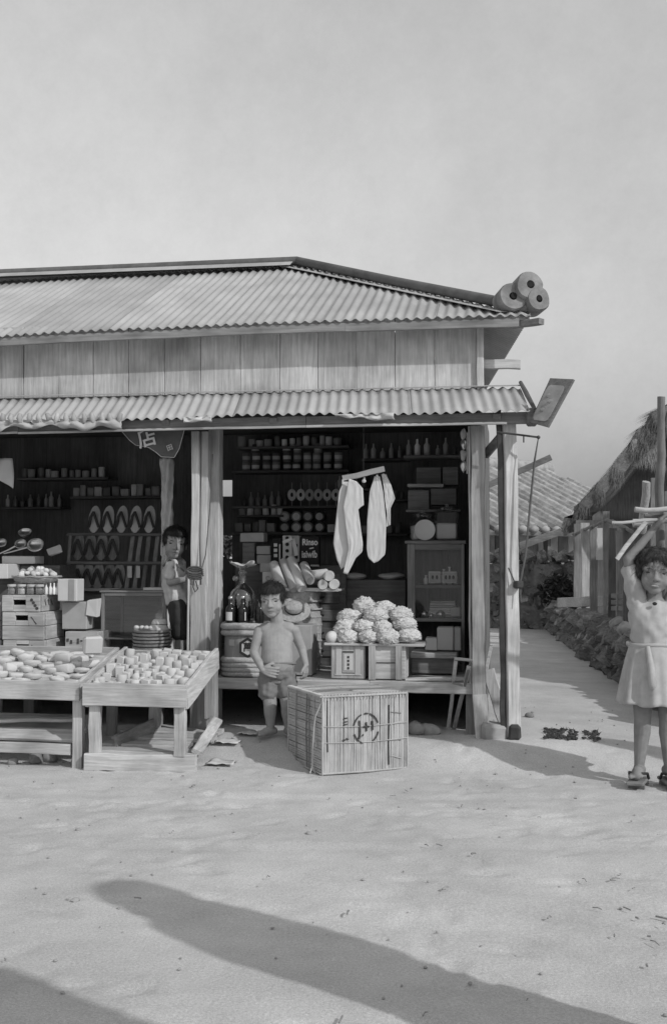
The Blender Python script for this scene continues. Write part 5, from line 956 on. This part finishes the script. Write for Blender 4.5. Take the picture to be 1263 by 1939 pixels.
# --- thatched hut
HD = 15.2; hut = thing('thatched_hut', 'dark hut with a steep ragged thatched roof at the right edge', 'hut', cw(4.4,HD+1.2))
rid = [(1265,768),(1250,775),(1232,782),(1222,800),(1205,812),(1196,830),(1160,880),(1128,918),(1098,952),(1086,978),(1092,1000)]
rp_ = [dep(px,py,HD) for px, py in rid]; back = (cw(.36,1)-cw(0,0)).normalized(); rightv = RGT
pts3 = rp_; dd_ = 3.2
th_ = MB(); n_ = len(pts3)
def thp(i, v, off): 
    p = pts3[i]; nrm_ = V(0,0,0); a = pts3[max(0,i-1)]; b = pts3[min(n_-1,i+1)]; t_ = (b-a).normalized(); nrm_ = t_.cross(back); 
    if nrm_.z < 0 and i < n_-2: nrm_ = -nrm_
    return p + back*(v*dd_) - nrm_*off + V(0,0,.10*noise.noise(p*2+back*v*4))
outer = MB(); outer.grid(lambda u, v: thp(min(n_-1,int(round(u*(n_-1)))), v, 0.), n_-1, 10); outer.noise(.04, 3).build('thatch_shell', 'thatch', hut, smooth=80, solid=.0)
inner = MB(); inner.grid(lambda u, v: thp(min(n_-1,int(round(u*(n_-1)))), v, .28*(1-.6*u)), n_-1, 6); inner.build('thatch_lining', 'thatch', hut, smooth=80)
fr = MB(); fr.grid(lambda u, v: thp(min(n_-1,int(round(u*(n_-1)))), 0, .28*(1-.6*u)*v), n_-1, 2); fr.build('thatch_face', 'thatch', hut, smooth=80)
rs = [dep(1265,768,HD)]; rr_ = MB().add([dep(1263,768,HD), dep(1263,768,HD)+back*dd_, dep(1440,985,HD)+back*dd_, dep(1440,985,HD)], [(0,1,2,3)]); rr_.build('thatch_shell', 'thatch', hut, solid=.25)
st_ = MB(); random.seed(11)
for i in range(5200):
    u = rnd(0,.93); v = rnd(-.01,1); k = u*(n_-1); a = thp(int(k), v, 0); b = thp(min(n_-1,int(k)+1), v, 0); p = a.lerp(b, k-int(k))+V(0,0,rnd(0,.03)); t_ = (b-a).normalized(); l = rnd(.12,.34); sd_ = back*rnd(-.12,.12)
    e = p+t_*l+sd_*l+V(rnd(-.02,.02),0,rnd(-.04,.02)); q = back*rnd(.004,.009); st_.add([p-q, p+q, e], [(0,1,2)])
for i in range(1600):
    u = rnd(.05,.95); k = u*(n_-1); a = thp(int(k), 0, .28*(1-.6*u)*rnd(0,1)); b = thp(min(n_-1,int(k)+1), 0, .2); p = a.lerp(b, (k-int(k))*.3); l = rnd(.08,.22); q = rightv*rnd(.004,.009); e = p-back*rnd(.0,.08)+V(rnd(-.05,.02),0,-l); st_.add([p-q, p+q, e], [(0,1,2)])
tag(st_.build('straw_strands', 'thatch', hut), kind='stuff')
gs = MB()  # paler strands stand in for the sunlit patch on the gable thatch
for i in range(900):
    u = rnd(0,1); px = 1196+60*u; p = dep(px, 836+rnd(-8,34)*(.6+.4*u), HD-.04); l = rnd(.10,.24); q = rightv*rnd(.004,.010); gs.add([p-q, p+q, p+V(rnd(-.05,.05),rnd(-.02,.02),-l)], [(0,1,2)])
tag(gs.build('sunlit_gable_straw', 'straw', hut), kind='stuff')
hb_ = MB().add([dep(1100,985,HD+.9), dep(1290,985,HD+.9), dep(1290,1215,HD+.9), dep(1100,1215,HD+.9)], [(0,1,2,3)]); hb_.build('back_screen', 'darkZ', hut, solid=.03)
hb_ = MB().add([dep(1120,960,HD+.95), dep(1200,860,HD+.95), dep(1290,800,HD+.95), dep(1290,990,HD+.95), dep(1120,990,HD+.95)], [(0,1,2,3,4)]); hb_.build('back_screen', 'darkZ', hut, solid=.03)
for px0, py0, px1, py1, w_, m_, n__ in ((1238,905,1236,1200,.09,'greyZ','hut_post'),(1264,930,1264,1200,.10,'greyZ','hut_post'),(1098,985,1094,1170,.12,'greyZ','hut_post')):
    MB().beam(dep(px0,py0,HD-.1), dep(px1,py1,HD-.1), w_, w_, (1,0,0)).build(n__, m_, hut)
# board fence in front of the hut
def fdep(px): return 1.648/((px-631.5)/F-.0949)+.45                     # it follows the lane wall
def px_seed(a): return a.x*3.7
def pole(label, a, b, r, mat='greyZ', name='pole'): o = MB().tube([a.lerp(b,i/8) for i in range(9)], [r*(1-.02*i) for i in range(9)], 8).noise(r*.6, 4, px_seed(a)).build(name, mat, smooth=60, origin=a); return tag(o, label, 'pole')
pole('tall grey pole rising before the thatched roof at the right edge', dep(1248,1200,13.2), dep(1252,754,13.2), .055); pole('short pale log leaning inside the hut opening', dep(1214,1010,13.6), dep(1224,912,13.4), .055, 'woodZ'); pole('level branch across the hut front above the girl\'s hand', dep(1196,988,13.0), dep(1300,985,13.0), .045, 'woodX'); pole('thin twig tied between fence and hut', dep(1085,1012,fdep(1085)-.05), dep(1150,984,fdep(1150)-.05), .02, 'greyX')
pole('thin sloping stick tied to the fence top', dep(1150,984,fdep(1150)-.08), dep(1196,1006,fdep(1196)-.05), .022, 'greyX')
fz = [(1085,1100,992,1166,'greyZ','leftmost grey upright board of the fence beside the hut'),(1099,1117,990,1160,'woodZ','second upright board of the hut fence, weathered'),(1116,1131,995,1160,'greyZ','third upright board of the hut fence, left of the gap'),(1139,1152,968,1160,'greyZ','tall fence post right of the bright gap'),(1151,1166,1000,1158,'darkZ','dark fence board next to the tall fence post'),(1165,1180,1005,1210,'greyZ','rough fence board reaching down to the lane wall'),(1179,1200,1000,1215,'darkZ','dark fence board behind the girl\'s raised arm')]
fen = thing('board_fence', 'rough weathered board fence with a bright gap beside the thatched hut', 'fence', cw(3.1,12.9))
for x0_,x1_,y0_,y1_,m_,l in fz:
    fd_ = fdep((x0_+x1_)/2); a, b = dep((x0_+x1_)/2,y0_,fd_), dep((x0_+x1_)/2+rnd(-2,2),y1_,fd_); b.z = 0; MB().beam(b, a, (x1_-x0_)*fd_/F-.006, .03, tuple(RGT), seg=4, jit=.004).build('board', m_, fen)
for i, py in enumerate((1128,1140,1152)): MB().beam(dep(1150,py,fdep(1150)-.06), dep(1182,py+1,fdep(1182)-.06), .045, .02, (0,0,1)).build('slat', 'greyX', fen)
board_thing('pale_board', 'white-edged board showing through the gap in the fence', 'board', (dep(1135,1060,fdep(1135)+.3), dep(1134,1000,fdep(1135)+.3)), .07, .03, tuple(RGT), 'paper')
board_thing('timber', 'squared weathered timber lying on the lane wall beside the fence', 'timber', (dep(1062,1141,14.6), dep(1156,1137,13.2)), .12, .10, (0,0,1), 'woodX')
# bush behind, over the back wall and between the houses
def shrub(label, c, r, n_, seed, name='shrub'):
    random.seed(seed); t = thing(name, label, 'shrub', V(c.x,c.y,0)); mb = MB()
    for i in range(n_):
        d = V(random.gauss(0,1),random.gauss(0,1),random.gauss(0,1)).normalized()*rnd(.5,1)**.5; k = .75+.35*noise.noise(d*2.2+V(seed,0,0)); p = c+V(d.x*r[0]*k,d.y*r[1]*k,d.z*r[2]*k); a = V(rnd(-1,1),rnd(-1,1),rnd(-1,1)).normalized(); b = a.orthogonal().normalized(); s_ = rnd(.03,.07)
        mb.add([p-a*s_, p+b*s_*.4, p+a*s_, p-b*s_*.4], [(0,1,2,3)])
    mb.build('foliage', 'leaf', t); MB().tube([V(c.x,c.y,0), V(c.x+.05,c.y,c.z*.6), c], [.05,.035,.015], 7).build('stem', 'darkZ', t, smooth=60)
shrub('dark ragged shrub at the far end of the lane by the fence', dep(1058,1120,16.6), (.34,.3,.28), 700, 4); shrub('dark bushy shrub in the shade below the tiled house', dep(955,1120,18.6), (.5,.4,.4), 900, 6); shrub('dark shrub glimpsed through the gap in the back wall', V(wx0-.25,12.2,1.15), (.7,.6,.55), 1400, 9)
# house standing off to the right, whose shadow lies over the lane
nh = thing('neighbour_house', 'plain wooden neighbour house out of frame on the right, shading the lane', 'house', cw(7.0,9.4)); q_ = YAW
def nbx(lat, d, z, sx, sy, sz_, nm, m_): MB().cbox(cw(lat,d,z), (sx,sy,sz_), .01, rz=q_).build(nm, m_, nh)
nbx(7.0,9.4,1.45,3.6,3.4,2.9,'wall','greyZ')
rfm = MB().add([cw(4.9,7.25,2.85), cw(9.1,7.25,2.85), cw(9.1,11.5,2.85), cw(4.9,11.5,2.85), cw(4.9,9.4,4.0), cw(9.1,9.4,4.0)], [(0,1,5,4),(2,3,4,5),(3,0,4),(1,2,5)]); rfm.build('roof', 'thatch', nh, solid=.12); nbx(7.0,7.66,1.0,.9,.05,1.9,'door','darkZ')
# ================================================================== PEOPLE
class Fig:                                                              # local frame: x right, y away, z up, facing -y; turned by rz
    def __init__(s, loc, rz): s.loc = Vector(loc); s.m = Matrix.Rotation(rz, 3, 'Z')
    def p(s, *a): return s.loc + s.m @ V(*a)
    def d(s, *a): return s.m @ V(*a)
def head(fig, mb, c, H, hr):                                            # adds skull and face to mb; returns a placer for the features
    hm = fig.m @ Euler(hr).to_matrix(); c = Vector(c); q = hm.to_euler()
    P = lambda x, y, z: fig.p(*c) + hm @ V(x*H, y*H, z*H)
    E = lambda x, y, z, a, b, e, t=mb: t.ell(P(x,y,z), (a*H,b*H,e*H), 16, 11, q)
    E(0,.05,.13,.365,.42,.37); E(0,-.10,-.12,.305,.28,.345); E(-.15,-.20,-.17,.14,.13,.14); E(.15,-.20,-.17,.14,.13,.14); E(0,-.21,-.37,.15,.13,.11)
    mb.cap(P(0,-.36,.02), P(0,-.405,-.12), .030*H, .058*H); E(-.055,-.36,-.14,.05,.045,.04); E(.055,-.36,-.14,.05,.045,.04)
    mb.cap(P(-.22,-.27,.075), P(0,-.325,.08), .05*H, .05*H); mb.cap(P(.22,-.27,.075), P(0,-.325,.08), .05*H, .05*H)
    E(0,-.345,-.245,.10,.04,.028); E(0,-.335,-.295,.085,.04,.03); E(-.375,.04,-.06,.035,.085,.13); E(.375,.04,-.06,.035,.085,.13)
    return P, E, q
def face(fig, root, P, E, H, mats, smile=0., squint=.7, brow=0.):
    for sx in (-1,1):
        m1 = MB(); E(sx*.152,-.302,.0,.062,.028,.022*squint, m1); m1.build('eye', mats['eye'], root, smooth=80)
        m2 = MB(); m2.tube([P(sx*.07,-.352,.075+brow), P(sx*.16,-.345,.095), P(sx*.25,-.285,.075)], [.006*H,.009*H,.004*H], 6); m2.build('eyebrow', mats['hair'], root, smooth=80)
        m3 = MB(); E(sx*.035,-.400,-.165,.016,.012,.010, m3); m3.build('nostril', mats['eye'], root)
    m4 = MB(); m4.tube([P(-.105,-.335,-.265+smile), P(-.05,-.375,-.268), P(0,-.385,-.268), P(.05,-.375,-.268), P(.105,-.335,-.265+smile)], [.004*H,.008*H,.010*H,.008*H,.004*H], 6); m4.build('mouth', mats['lip'], root, smooth=80)
def hand(mb, W, d, wd, nrm, L, curl=.5, spread=.10):                    # W wrist, d fingers, wd towards the thumb, nrm palm side
    d, wd, nrm = d.normalized(), wd.normalized(), nrm.normalized(); r = .085*L
    for i, k in enumerate((-.24,-.08,.08,.24)):
        b = W+d*L*.50+wd*L*k; mb.cap(W+d*L*.06+wd*L*k*.6, b, r*1.15, r*1.1, 10); fl = (.36,.45,.48,.43)[i]*L; a = wd*spread*k*4
        j1 = b+(d*(1-.25*curl)+a+nrm*.5*curl).normalized()*fl*.45; j2 = j1+(d*(1-.8*curl)+a*.6+nrm*1.0*curl).normalized()*fl*.32; j3 = j2+(d*(1-1.1*curl)+nrm*1.3*curl).normalized()*fl*.25
        mb.cap(b, j1, r*.92, r*.85, 10); mb.cap(j1, j2, r*.85, r*.78, 10); mb.cap(j2, j3, r*.78, r*.66, 10)
    t0 = W+d*L*.14+wd*L*.2; t1 = W+d*L*.36+wd*L*.42+nrm*L*.06; t2 = W+d*L*.52+wd*L*.46+nrm*L*.12; mb.cap(t0, t1, r*1.25, r*1.0, 10); mb.cap(t1, t2, r*1.0, r*.8, 10)
def foot(mb, an, dirv, L, side):                                        # bare foot with five toes, sole at an.z - .05*k
    dirv = V(dirv.x, dirv.y, 0).normalized(); s_ = V(-dirv.y, dirv.x, 0); g = an.z
    z0 = an.z-.30*L
    mb.cap(V(an.x,an.y,z0+.16*L)-dirv*L*.16, V(an.x,an.y,z0+.15*L)+dirv*L*.25, .16*L, .17*L); mb.cap(V(an.x,an.y,z0+.16*L)+dirv*L*.1, V(an.x,an.y,z0+.10*L)+dirv*L*.5, .17*L, .13*L); mb.cap(an, V(an.x,an.y,z0+.2*L), .14*L, .17*L)
    for i in range(5):
        b = V(an.x,an.y,z0+.085*L)+dirv*L*(.52-.025*i)+s_*side*L*(.13-.065*i); mb.cap(b-dirv*L*.08, b+dirv*L*(.15-.018*i), (.075 if i == 0 else .055)*L, (.065 if i == 0 else .048)*L, 10)
# ---------------------------------------------------------------- the boy in front
bl = Gp(519,1394,.08); bl = A(519,1380,6.70); bl.z = gz(bl.x,6.70)+.004; bf = Fig(bl, YAW)
boy = thing('person', 'small barefoot boy in plain shorts squinting in front of the shop, hand at his waist', 'person', bl)
mb = MB(); S = bf.p; H = .202
P, E, q = head(bf, mb, (-.012,-.015,.802), H, (R(4),R(-3),R(-8)))
mb.cap(S(.012,.012,.745), S(.02,.02,.655), .034, .04)
mb.loft([(.02,.01,.32,.075,.06),(.02,.008,.36,.092,.076),(.02,.0,.41,.094,.082),(.018,-.004,.46,.094,.083),(.017,.004,.52,.090,.074),(.016,.014,.57,.094,.066),(.015,.02,.61,.098,.058),(.015,.022,.645,.075,.046),(.016,.022,.67,.045,.04)], S)
mb.cap(S(-.055,.02,.632), S(.03,.02,.645), .038, .04); mb.cap(S(.085,.02,.638), S(.01,.02,.645), .038, .04)
sa_, ea_, wa_ = S(-.088,.018,.622), S(-.118,-.005,.495), S(-.062,-.088,.405); mb.cap(sa_, ea_, .032, .026); mb.cap(ea_, wa_, .026, .018); hand(mb, wa_, bf.d(.9,-.1,-.22), bf.d(.15,-.1,.9), bf.d(.1,.95,.1), .098, .28)
sb_, eb_, wb_ = S(.118,.018,.625), S(.162,.03,.515), S(.186,.0,.425); mb.cap(sb_, eb_, .032, .026); mb.cap(eb_, wb_, .026, .018); hand(mb, wb_, bf.d(.0,-.18,-1), bf.d(-.35,-.9,.1), bf.d(-.9,.3,0), .095, .55)
for hx_, kn, an, ft_, sd2 in ((-.028,(-.022,-.012,.195),(-.020,.012,.058),bf.d(-.75,-.65,0),1), (.066,(.078,-.012,.195),(.085,.012,.058),bf.d(.35,-.9,0),-1)):
    mb.cap(S(hx_,.008,.345), S(*kn), .054, .040); mb.cap(S(*kn), S(kn[0],kn[1]+.012,.14), .039, .037); mb.cap(S(kn[0],kn[1]+.014,.14), S(*an), .036, .024); foot(mb, S(*an), ft_, .145, sd2)
bd = remesh(mb, 'body', 'skin', boy, .0034, 3)
face(bf, bd, P, E, H, {'eye':'eye','hair':'hair','lip':'lip'}, smile=-.012, squint=.75, brow=-.012)
hm_ = MB(); E(0,.10,.19,.395,.405,.37,hm_); E(0,-.06,.315,.345,.345,.20,hm_); E(-.30,.03,.12,.10,.24,.16,hm_); E(.30,.03,.12,.10,.24,.16,hm_); E(0,.32,-.02,.27,.17,.25,hm_); ho = remesh(hm_, 'hair', 'hair', boy, .004, 3, bump=(.003,90)); strands(ho, 4200, .027, .0011, .65, (0,-.25,-1), 'hair', 5)
sm = MB(); 
for c, r in (((.02,.006,.40),(.101,.088,.045)),((.02,.006,.375),(.104,.087,.055))): sm.ell(S(*c), r, 18, 12)
for hx_, kx2 in ((-.028,-.030), (.066,.076)): sm.cap(S(hx_,.006,.35), S(kx2,.002,.268), .066, .064)
remesh(sm, 'shorts', 'shorts', boy, .0045, 2, bump=(.007,34)); MB().tube([S(.02+.104*math.cos(a),.006+.089*math.sin(a),.432-.012*math.sin(a)) for a in [2*math.pi*i/24 for i in range(25)]], .006, 6).build('waistband', 'shorts', boy, smooth=60)
# ---------------------------------------------------------------- the boy at the post
cl_ = A(333,1275,7.36); cl_.z = FZ+.002; cf = Fig(cl_, YAW)
b2 = thing('person', 'boy in a white sleeveless shirt and dark shorts peering round the left post', 'person', cl_); mb = MB(); S2 = cf.p; H2 = .205
def q2(px, py, y=0.): p = A(px,py,7.36); w_ = cf.m.transposed() @ (p-cl_); return (w_.x, y, w_.z)
hc2 = q2(333,1028,-.03); P2, E2, qq = head(cf, mb, hc2, H2, (R(6),R(6),R(14)))
mb.cap(S2(hc2[0],.0,hc2[2]-.06), S2(hc2[0]+.0,.02,hc2[2]-.15), .034, .042)
sh2 = q2(331,1072,.02); mb.ell(S2(*sh2), (.07,.085,.07), 16, 10); c2 = q2(331,1100,.02); mb.ell(S2(*c2), (.068,.085,.10), 16, 10); p2_ = q2(337,1140,.02); mb.ell(S2(*p2_), (.068,.075,.08), 16, 10)
e2, w2 = q2(327,1102,-.085), q2(352,1097,-.11); mb.cap(S2(sh2[0]-.01,-.065,sh2[2]), S2(*e2), .033, .027); mb.cap(S2(*e2), S2(*w2), .027, .02); hand(mb, S2(*w2), cf.d(.95,0,.15), cf.d(0,-.3,.9), cf.d(.2,.9,0), .09, .6)
for dy in (-.03,.06):
    mb.cap(S2(p2_[0]+.005,dy,p2_[2]-.02), S2(p2_[0]+.025,dy,.24), .055, .04); mb.cap(S2(p2_[0]+.025,dy,.24), S2(p2_[0]+.005,dy+.01,.055), .038, .024); foot(mb, S2(p2_[0]+.005,dy+.01,.047), cf.d(1,-.2,0), .14, 1)
bd = remesh(mb, 'body', 'skin', b2, .004, 3); face(cf, bd, P2, E2, H2, {'eye':'eye','hair':'hair','lip':'lip'}, squint=.95)
hm_ = MB(); E2(0,.10,.19,.395,.405,.37,hm_); E2(0,-.06,.315,.345,.345,.17,hm_); E2(-.30,.03,.10,.10,.24,.18,hm_); E2(.30,.03,.10,.10,.24,.18,hm_); E2(0,.32,-.02,.27,.17,.25,hm_); ho = remesh(hm_, 'hair', 'hair', b2, .0045, 3, bump=(.003,90)); strands(ho, 3200, .025, .0011, .65, (0,-.2,-1), 'hair', 6)
sm = MB(); sm.loft([(q2(x_,y_)[0],.02,q2(x_,y_)[2],a_,b_) for x_, y_, a_, b_ in ((338,1146,.075,.085),(337,1138,.083,.092),(333,1118,.083,.094),(331,1098,.082,.096),(331,1080,.080,.096),(332,1066,.065,.075),(333,1058,.045,.05))], S2); sm.cap(S2(sh2[0]-.01,-.055,sh2[2]+.01), S2(*q2(326,1088,-.08)), .042, .042); remesh(sm, 'shirt', 'shirt', b2, .0045, 2, bump=(.011,24))
sm = MB(); sm.ell(S2(*q2(338,1150,.02)), (.077,.088,.08), 18, 12)
for dy in (-.03,.06): sm.cap(S2(p2_[0]+.005,dy,p2_[2]-.03), S2(p2_[0]+.022,dy,.25), .064, .062)
remesh(sm, 'shorts', 'pants', b2, .005, 2, bump=(.005,25))
MB().tube([S2(*q2(312,1072,-.06)), S2(*q2(325,1060,-.075)), S2(*q2(338,1068,-.085)), S2(*q2(352,1082,-.08))], .006, 6).build('neck_cord', 'rope_dark', b2, smooth=60)
# ---------------------------------------------------------------- the girl at the right
gl0 = Gp(1238,1488); gl0.z = gz(gl0.x,gl0.y)+.002; gf = Fig(gl0, YAW-R(6)); girl = thing('person', 'girl in a pale belted dress and wooden clogs, arms raised to a load of sticks', 'person', gl0); mb = MB(); S3 = gf.p; H3 = .232; sk_ = .028
P3, E3, q3 = head(gf, mb, (.012,-.01,1.085), H3, (R(4),R(5),R(-6))); Zc = sk_+.012
mb.cap(S3(.01,.015,1.02), S3(.01,.025,.92), .038, .045)
mb.loft([(.01,.02,.50,.09,.07),(.01,.02,.58,.11,.085),(.01,.02,.68,.098,.078),(.01,.02,.78,.105,.075),(.01,.022,.865,.113,.07),(.01,.025,.92,.09,.055),(.01,.025,.95,.05,.042)], S3)
sg_, eg_, wg_ = S3(-.085,.02,.90), S3(-.120,-.01,1.150), S3(.005,-.005,1.300); mb.cap(sg_, eg_, .035, .027); mb.cap(eg_, wg_, .027, .018); hand(mb, wg_, gf.d(.5,-.05,.85), gf.d(.2,-.9,.1), gf.d(.85,.1,-.4), .115, .55)
sh_, eh_, wh_ = S3(.105,.02,.90), S3(.19,.0,1.13), S3(.12,-.005,1.300); mb.cap(sh_, eh_, .035, .027); mb.cap(eh_, wh_, .027, .018); hand(mb, wh_, gf.d(-.3,-.05,.85), gf.d(-.2,-.9,.1), gf.d(-.85,.1,-.4), .115, .55)
lg = []
for hx_, kx_, ax_ in ((-.045,-.055,-.072),(.065,.07,.075)):
    z_ = Zc; an = S3(ax_,.01,.105); lg.append(an); mb.cap(S3(hx_,.02,.56), S3(kx_,.0,.345), .062, .045); mb.cap(S3(kx_,.0,.345), S3(kx_,.018,.265), .043, .043); mb.cap(S3(kx_,.018,.265), an, .042, .026); foot(mb, V(an.x,an.y,an.z-.004), gf.d(.12 if hx_ > 0 else -.3,-.95,0), .185, 1 if hx_ > 0 else -1)
bd = remesh(mb, 'body', 'skin_girl', girl, .0038, 3); face(gf, bd, P3, E3, H3, {'eye':'eye','hair':'hair_girl','lip':'lip'}, smile=.02, squint=.7)
tt = MB(); tt.tube([P3(-.07,-.372,-.272), P3(0,-.394,-.274), P3(.07,-.372,-.272)], [.006*H3,.010*H3,.006*H3], 6); tt.build('teeth', 'teeth', bd, smooth=60)
hm_ = MB(); E3(0,.10,.17,.43,.43,.38,hm_); E3(0,-.05,.36,.37,.34,.17,hm_); E3(-.36,.06,.04,.12,.28,.27,hm_); E3(.36,.06,.04,.12,.28,.27,hm_); E3(0,.33,-.06,.36,.17,.32,hm_); E3(-.2,-.2,.30,.16,.16,.12,hm_); E3(.22,-.2,.30,.14,.16,.12,hm_); ho = remesh(hm_, 'hair', 'hair_girl', girl, .0045, 3, bump=(.010,42)); strands(ho, 5200, .035, .0009, .75, (0,-.1,-1), 'hair_girl', 7)
ds = MB()
ds.loft([(.01,.02,.70,.110,.090),(.01,.02,.73,.114,.092),(.01,.02,.80,.122,.092),(.01,.022,.865,.129,.085),(.01,.024,.915,.112,.068),(.01,.025,.938,.07,.055)], S3)
ds.cap(S3(-.070,.02,.905), S3(-.116,-.005,1.085), .052, .043); ds.cap(S3(.095,.02,.905), S3(.165,.005,1.06), .052, .044); remesh(ds, 'bodice', 'dress', girl, .005, 3, bump=(.012,22))
skm = MB()
def skf(u, v):
    a = 2*math.pi*u; f_ = v**.8; fold = (.5+.5*math.sin(a*7+1.3*math.sin(a*2)))*.040*f_ + .008*math.sin(a*17)*f_; rx, ry = .118+.040*f_+fold*.8, .096+.042*f_+fold; z = .715-.30*v+.006*math.sin(a*7)*v
    return S3(.01+rx*math.cos(a), .02+ry*math.sin(a), z)
skm.grid(skf, 110, 22, closed=True); skm.build('skirt', 'dress', girl, smooth=80, solid=.003); bt_ = MB(); bt_.tube([S3(.01+.117*math.cos(a),.02+.097*math.sin(a),.715+.003*math.sin(3*a)) for a in [2*math.pi*i/30 for i in range(31)]], .011, 7); bt_.build('belt', 'dress', girl, smooth=60)
MB().tube([S3(-.04,-.082,.71), S3(-.03,-.115,.62), S3(-.025,-.135,.52), S3(-.03,-.14,.50)], [.012,.017,.02,.006], 8).build('sash_end', 'dress', girl, smooth=60); MB().ell(S3(.0,-.062,.925), (.012,.008,.009), 8, 6).build('collar_button', 'ink', girl)
for i, (an, fd, l) in enumerate(((lg[0],gf.d(-.3,-.95,0),'left wooden clog with dark thong under the girl\'s foot'),(lg[1],gf.d(.12,-.95,0),'right wooden clog with dark thong under the girl\'s foot, at the frame edge'))):
    fd = fd.normalized(); sd_ = V(-fd.y,fd.x,0); c = V(an.x,an.y,gz(an.x,an.y)); gt = thing('wooden_clog', l, 'clog', c); top_ = an.z-.004-.30*.185-.004; rzz = math.atan2(fd.y,fd.x)
    MB().cbox(c+fd*.045+V(0,0,top_-c.z-.010), (.215,.088,.018), .006, rz=rzz).build('sole', 'greyX', gt)
    for k in (-.03,.09): MB().cbox(c+fd*k+V(0,0,(top_-c.z-.02)/2), (.018,.082,top_-c.z-.02), .003, rz=rzz).build('tooth', 'greyX', gt)
    for sg in (-1,1): MB().tube([c+fd*.10+V(0,0,top_-c.z), c+fd*.075+sd_*sg*.022+V(0,0,top_-c.z+.032), c+fd*.03+sd_*sg*.045+V(0,0,top_-c.z+.026), c+fd*.0+sd_*sg*.046+V(0,0,top_-c.z-.004)], .0075, 7).build('thong', 'rubber', gt, smooth=60)
def stick(label, a, b, r, mat='straw', flat=0): o = (MB().beam(a, b, r*2, .012, (0,0,1)) if flat else MB().tube([a.lerp(b,i/10) for i in range(11)], [r*(1-.02*i) for i in range(11)], 8).noise(r*1.3, 7, a.z*9)).build('carried_stick', mat, smooth=60, origin=a); tag(o, label, 'stick')
stick('thick crooked branch uppermost in the load above the girl', S3(-.10,-.03,1.395), S3(.55,.02,1.405), .014, 'woodX'); stick('thin twig jutting left from the girl\'s hands', S3(-.20,-.03,1.335), S3(.30,.0,1.365), .008, 'woodX'); stick('flat slat slanting down past the girl\'s raised elbow', S3(-.185,-.05,1.15), S3(-.04,-.05,1.34), .011, 'paleX', 1); stick('stout dark stick in the load held over the girl\'s head', S3(-.03,.04,1.375), S3(.6,.06,1.38), .013, 'greyX'); stick('second stout stick beside the dark one over the girl\'s head', S3(-.01,.0,1.385), S3(.6,.03,1.395), .010, 'woodX')
# ---------------------------------------------------------------- unseen figures added beyond the frame to cast the shadows on the sand
def shadow_figure(label, loc, rz, k=1.):                                    # standing figure; shawl and long skirt shape its cast shadow
    f = Fig(loc, rz); t = thing('person', label, 'person', loc); mb = MB(); Sx = lambda x, y, z: f.p(x*k,y*k,z*k); P_, E_, _ = head(f, mb, (0,0,1.60*k), .23*k, (0,0,0)); mb.cap(Sx(0,.02,1.52), Sx(0,.03,1.38), .055*k, .06*k)
    mb.loft([(0,.02,.80,.15,.10),(0,.02,.95,.16,.11),(0,.02,1.1,.15,.10),(0,.02,1.28,.17,.10),(0,.02,1.4,.12,.08)], Sx)
    for sg in (-1,1):
        mb.cap(Sx(sg*.16,.02,1.36), Sx(sg*.2,.0,1.12), .05*k, .04*k); mb.cap(Sx(sg*.2,.0,1.12), Sx(sg*.06,-.15,1.06), .04*k, .03*k); hand(mb, Sx(sg*.06,-.15,1.06), f.d(-sg,-.2,0), f.d(0,-.2,1), f.d(0,1,0), .17*k, .4)
        mb.cap(Sx(sg*.09,.02,.88), Sx(sg*.1,.01,.48), .085*k, .06*k); mb.cap(Sx(sg*.1,.01,.48), Sx(sg*.1,.03,.09), .055*k, .035*k); foot(mb, Sx(sg*.1,.03,.078), f.d(sg*.2,-1,0), .25*k, sg)
    remesh(mb, 'body', 'skin', t, .009, 2); sm = MB().loft([(0,.03,1.0,.22,.16),(0,.03,1.2,.215,.16),(0,.03,1.36,.18,.145),(0,.04,1.5,.135,.135),(0,.05,1.62,.13,.14),(0,.05,1.70,.11,.12),(0,.05,1.76,.05,.06)], Sx); sm.build('shawl', 'uniform', t, smooth=80)
    MB().loft([(0,.02,.10,.22,.18),(0,.02,.4,.21,.17),(0,.02,.8,.20,.15),(0,.02,1.05,.20,.14)], Sx).build('long_skirt', 'uniform', t, smooth=80)
def shadow_foot(px, py, h): c = Gp(px,py); L = h/math.tan(SUN_EL); return V(c.x+SUN_DIR.x*L, c.y+SUN_DIR.y*L, 0)
shadow_figure('unseen figure added out of frame, shawled to shape the long shadow across the sand', shadow_foot(215,1686,1.74), R(20), 1.0)
shadow_figure('unseen figure added out of frame, shawled to shape the shadow at lower left', shadow_foot(-70,1862,1.74), R(10), 1.0)
shadow_figure('unseen figure added out of frame behind the girl to cast a band of shade', shadow_foot(1095,1424,1.74), R(-60), 1.0)
bpy.data.scenes.remove(TMP)
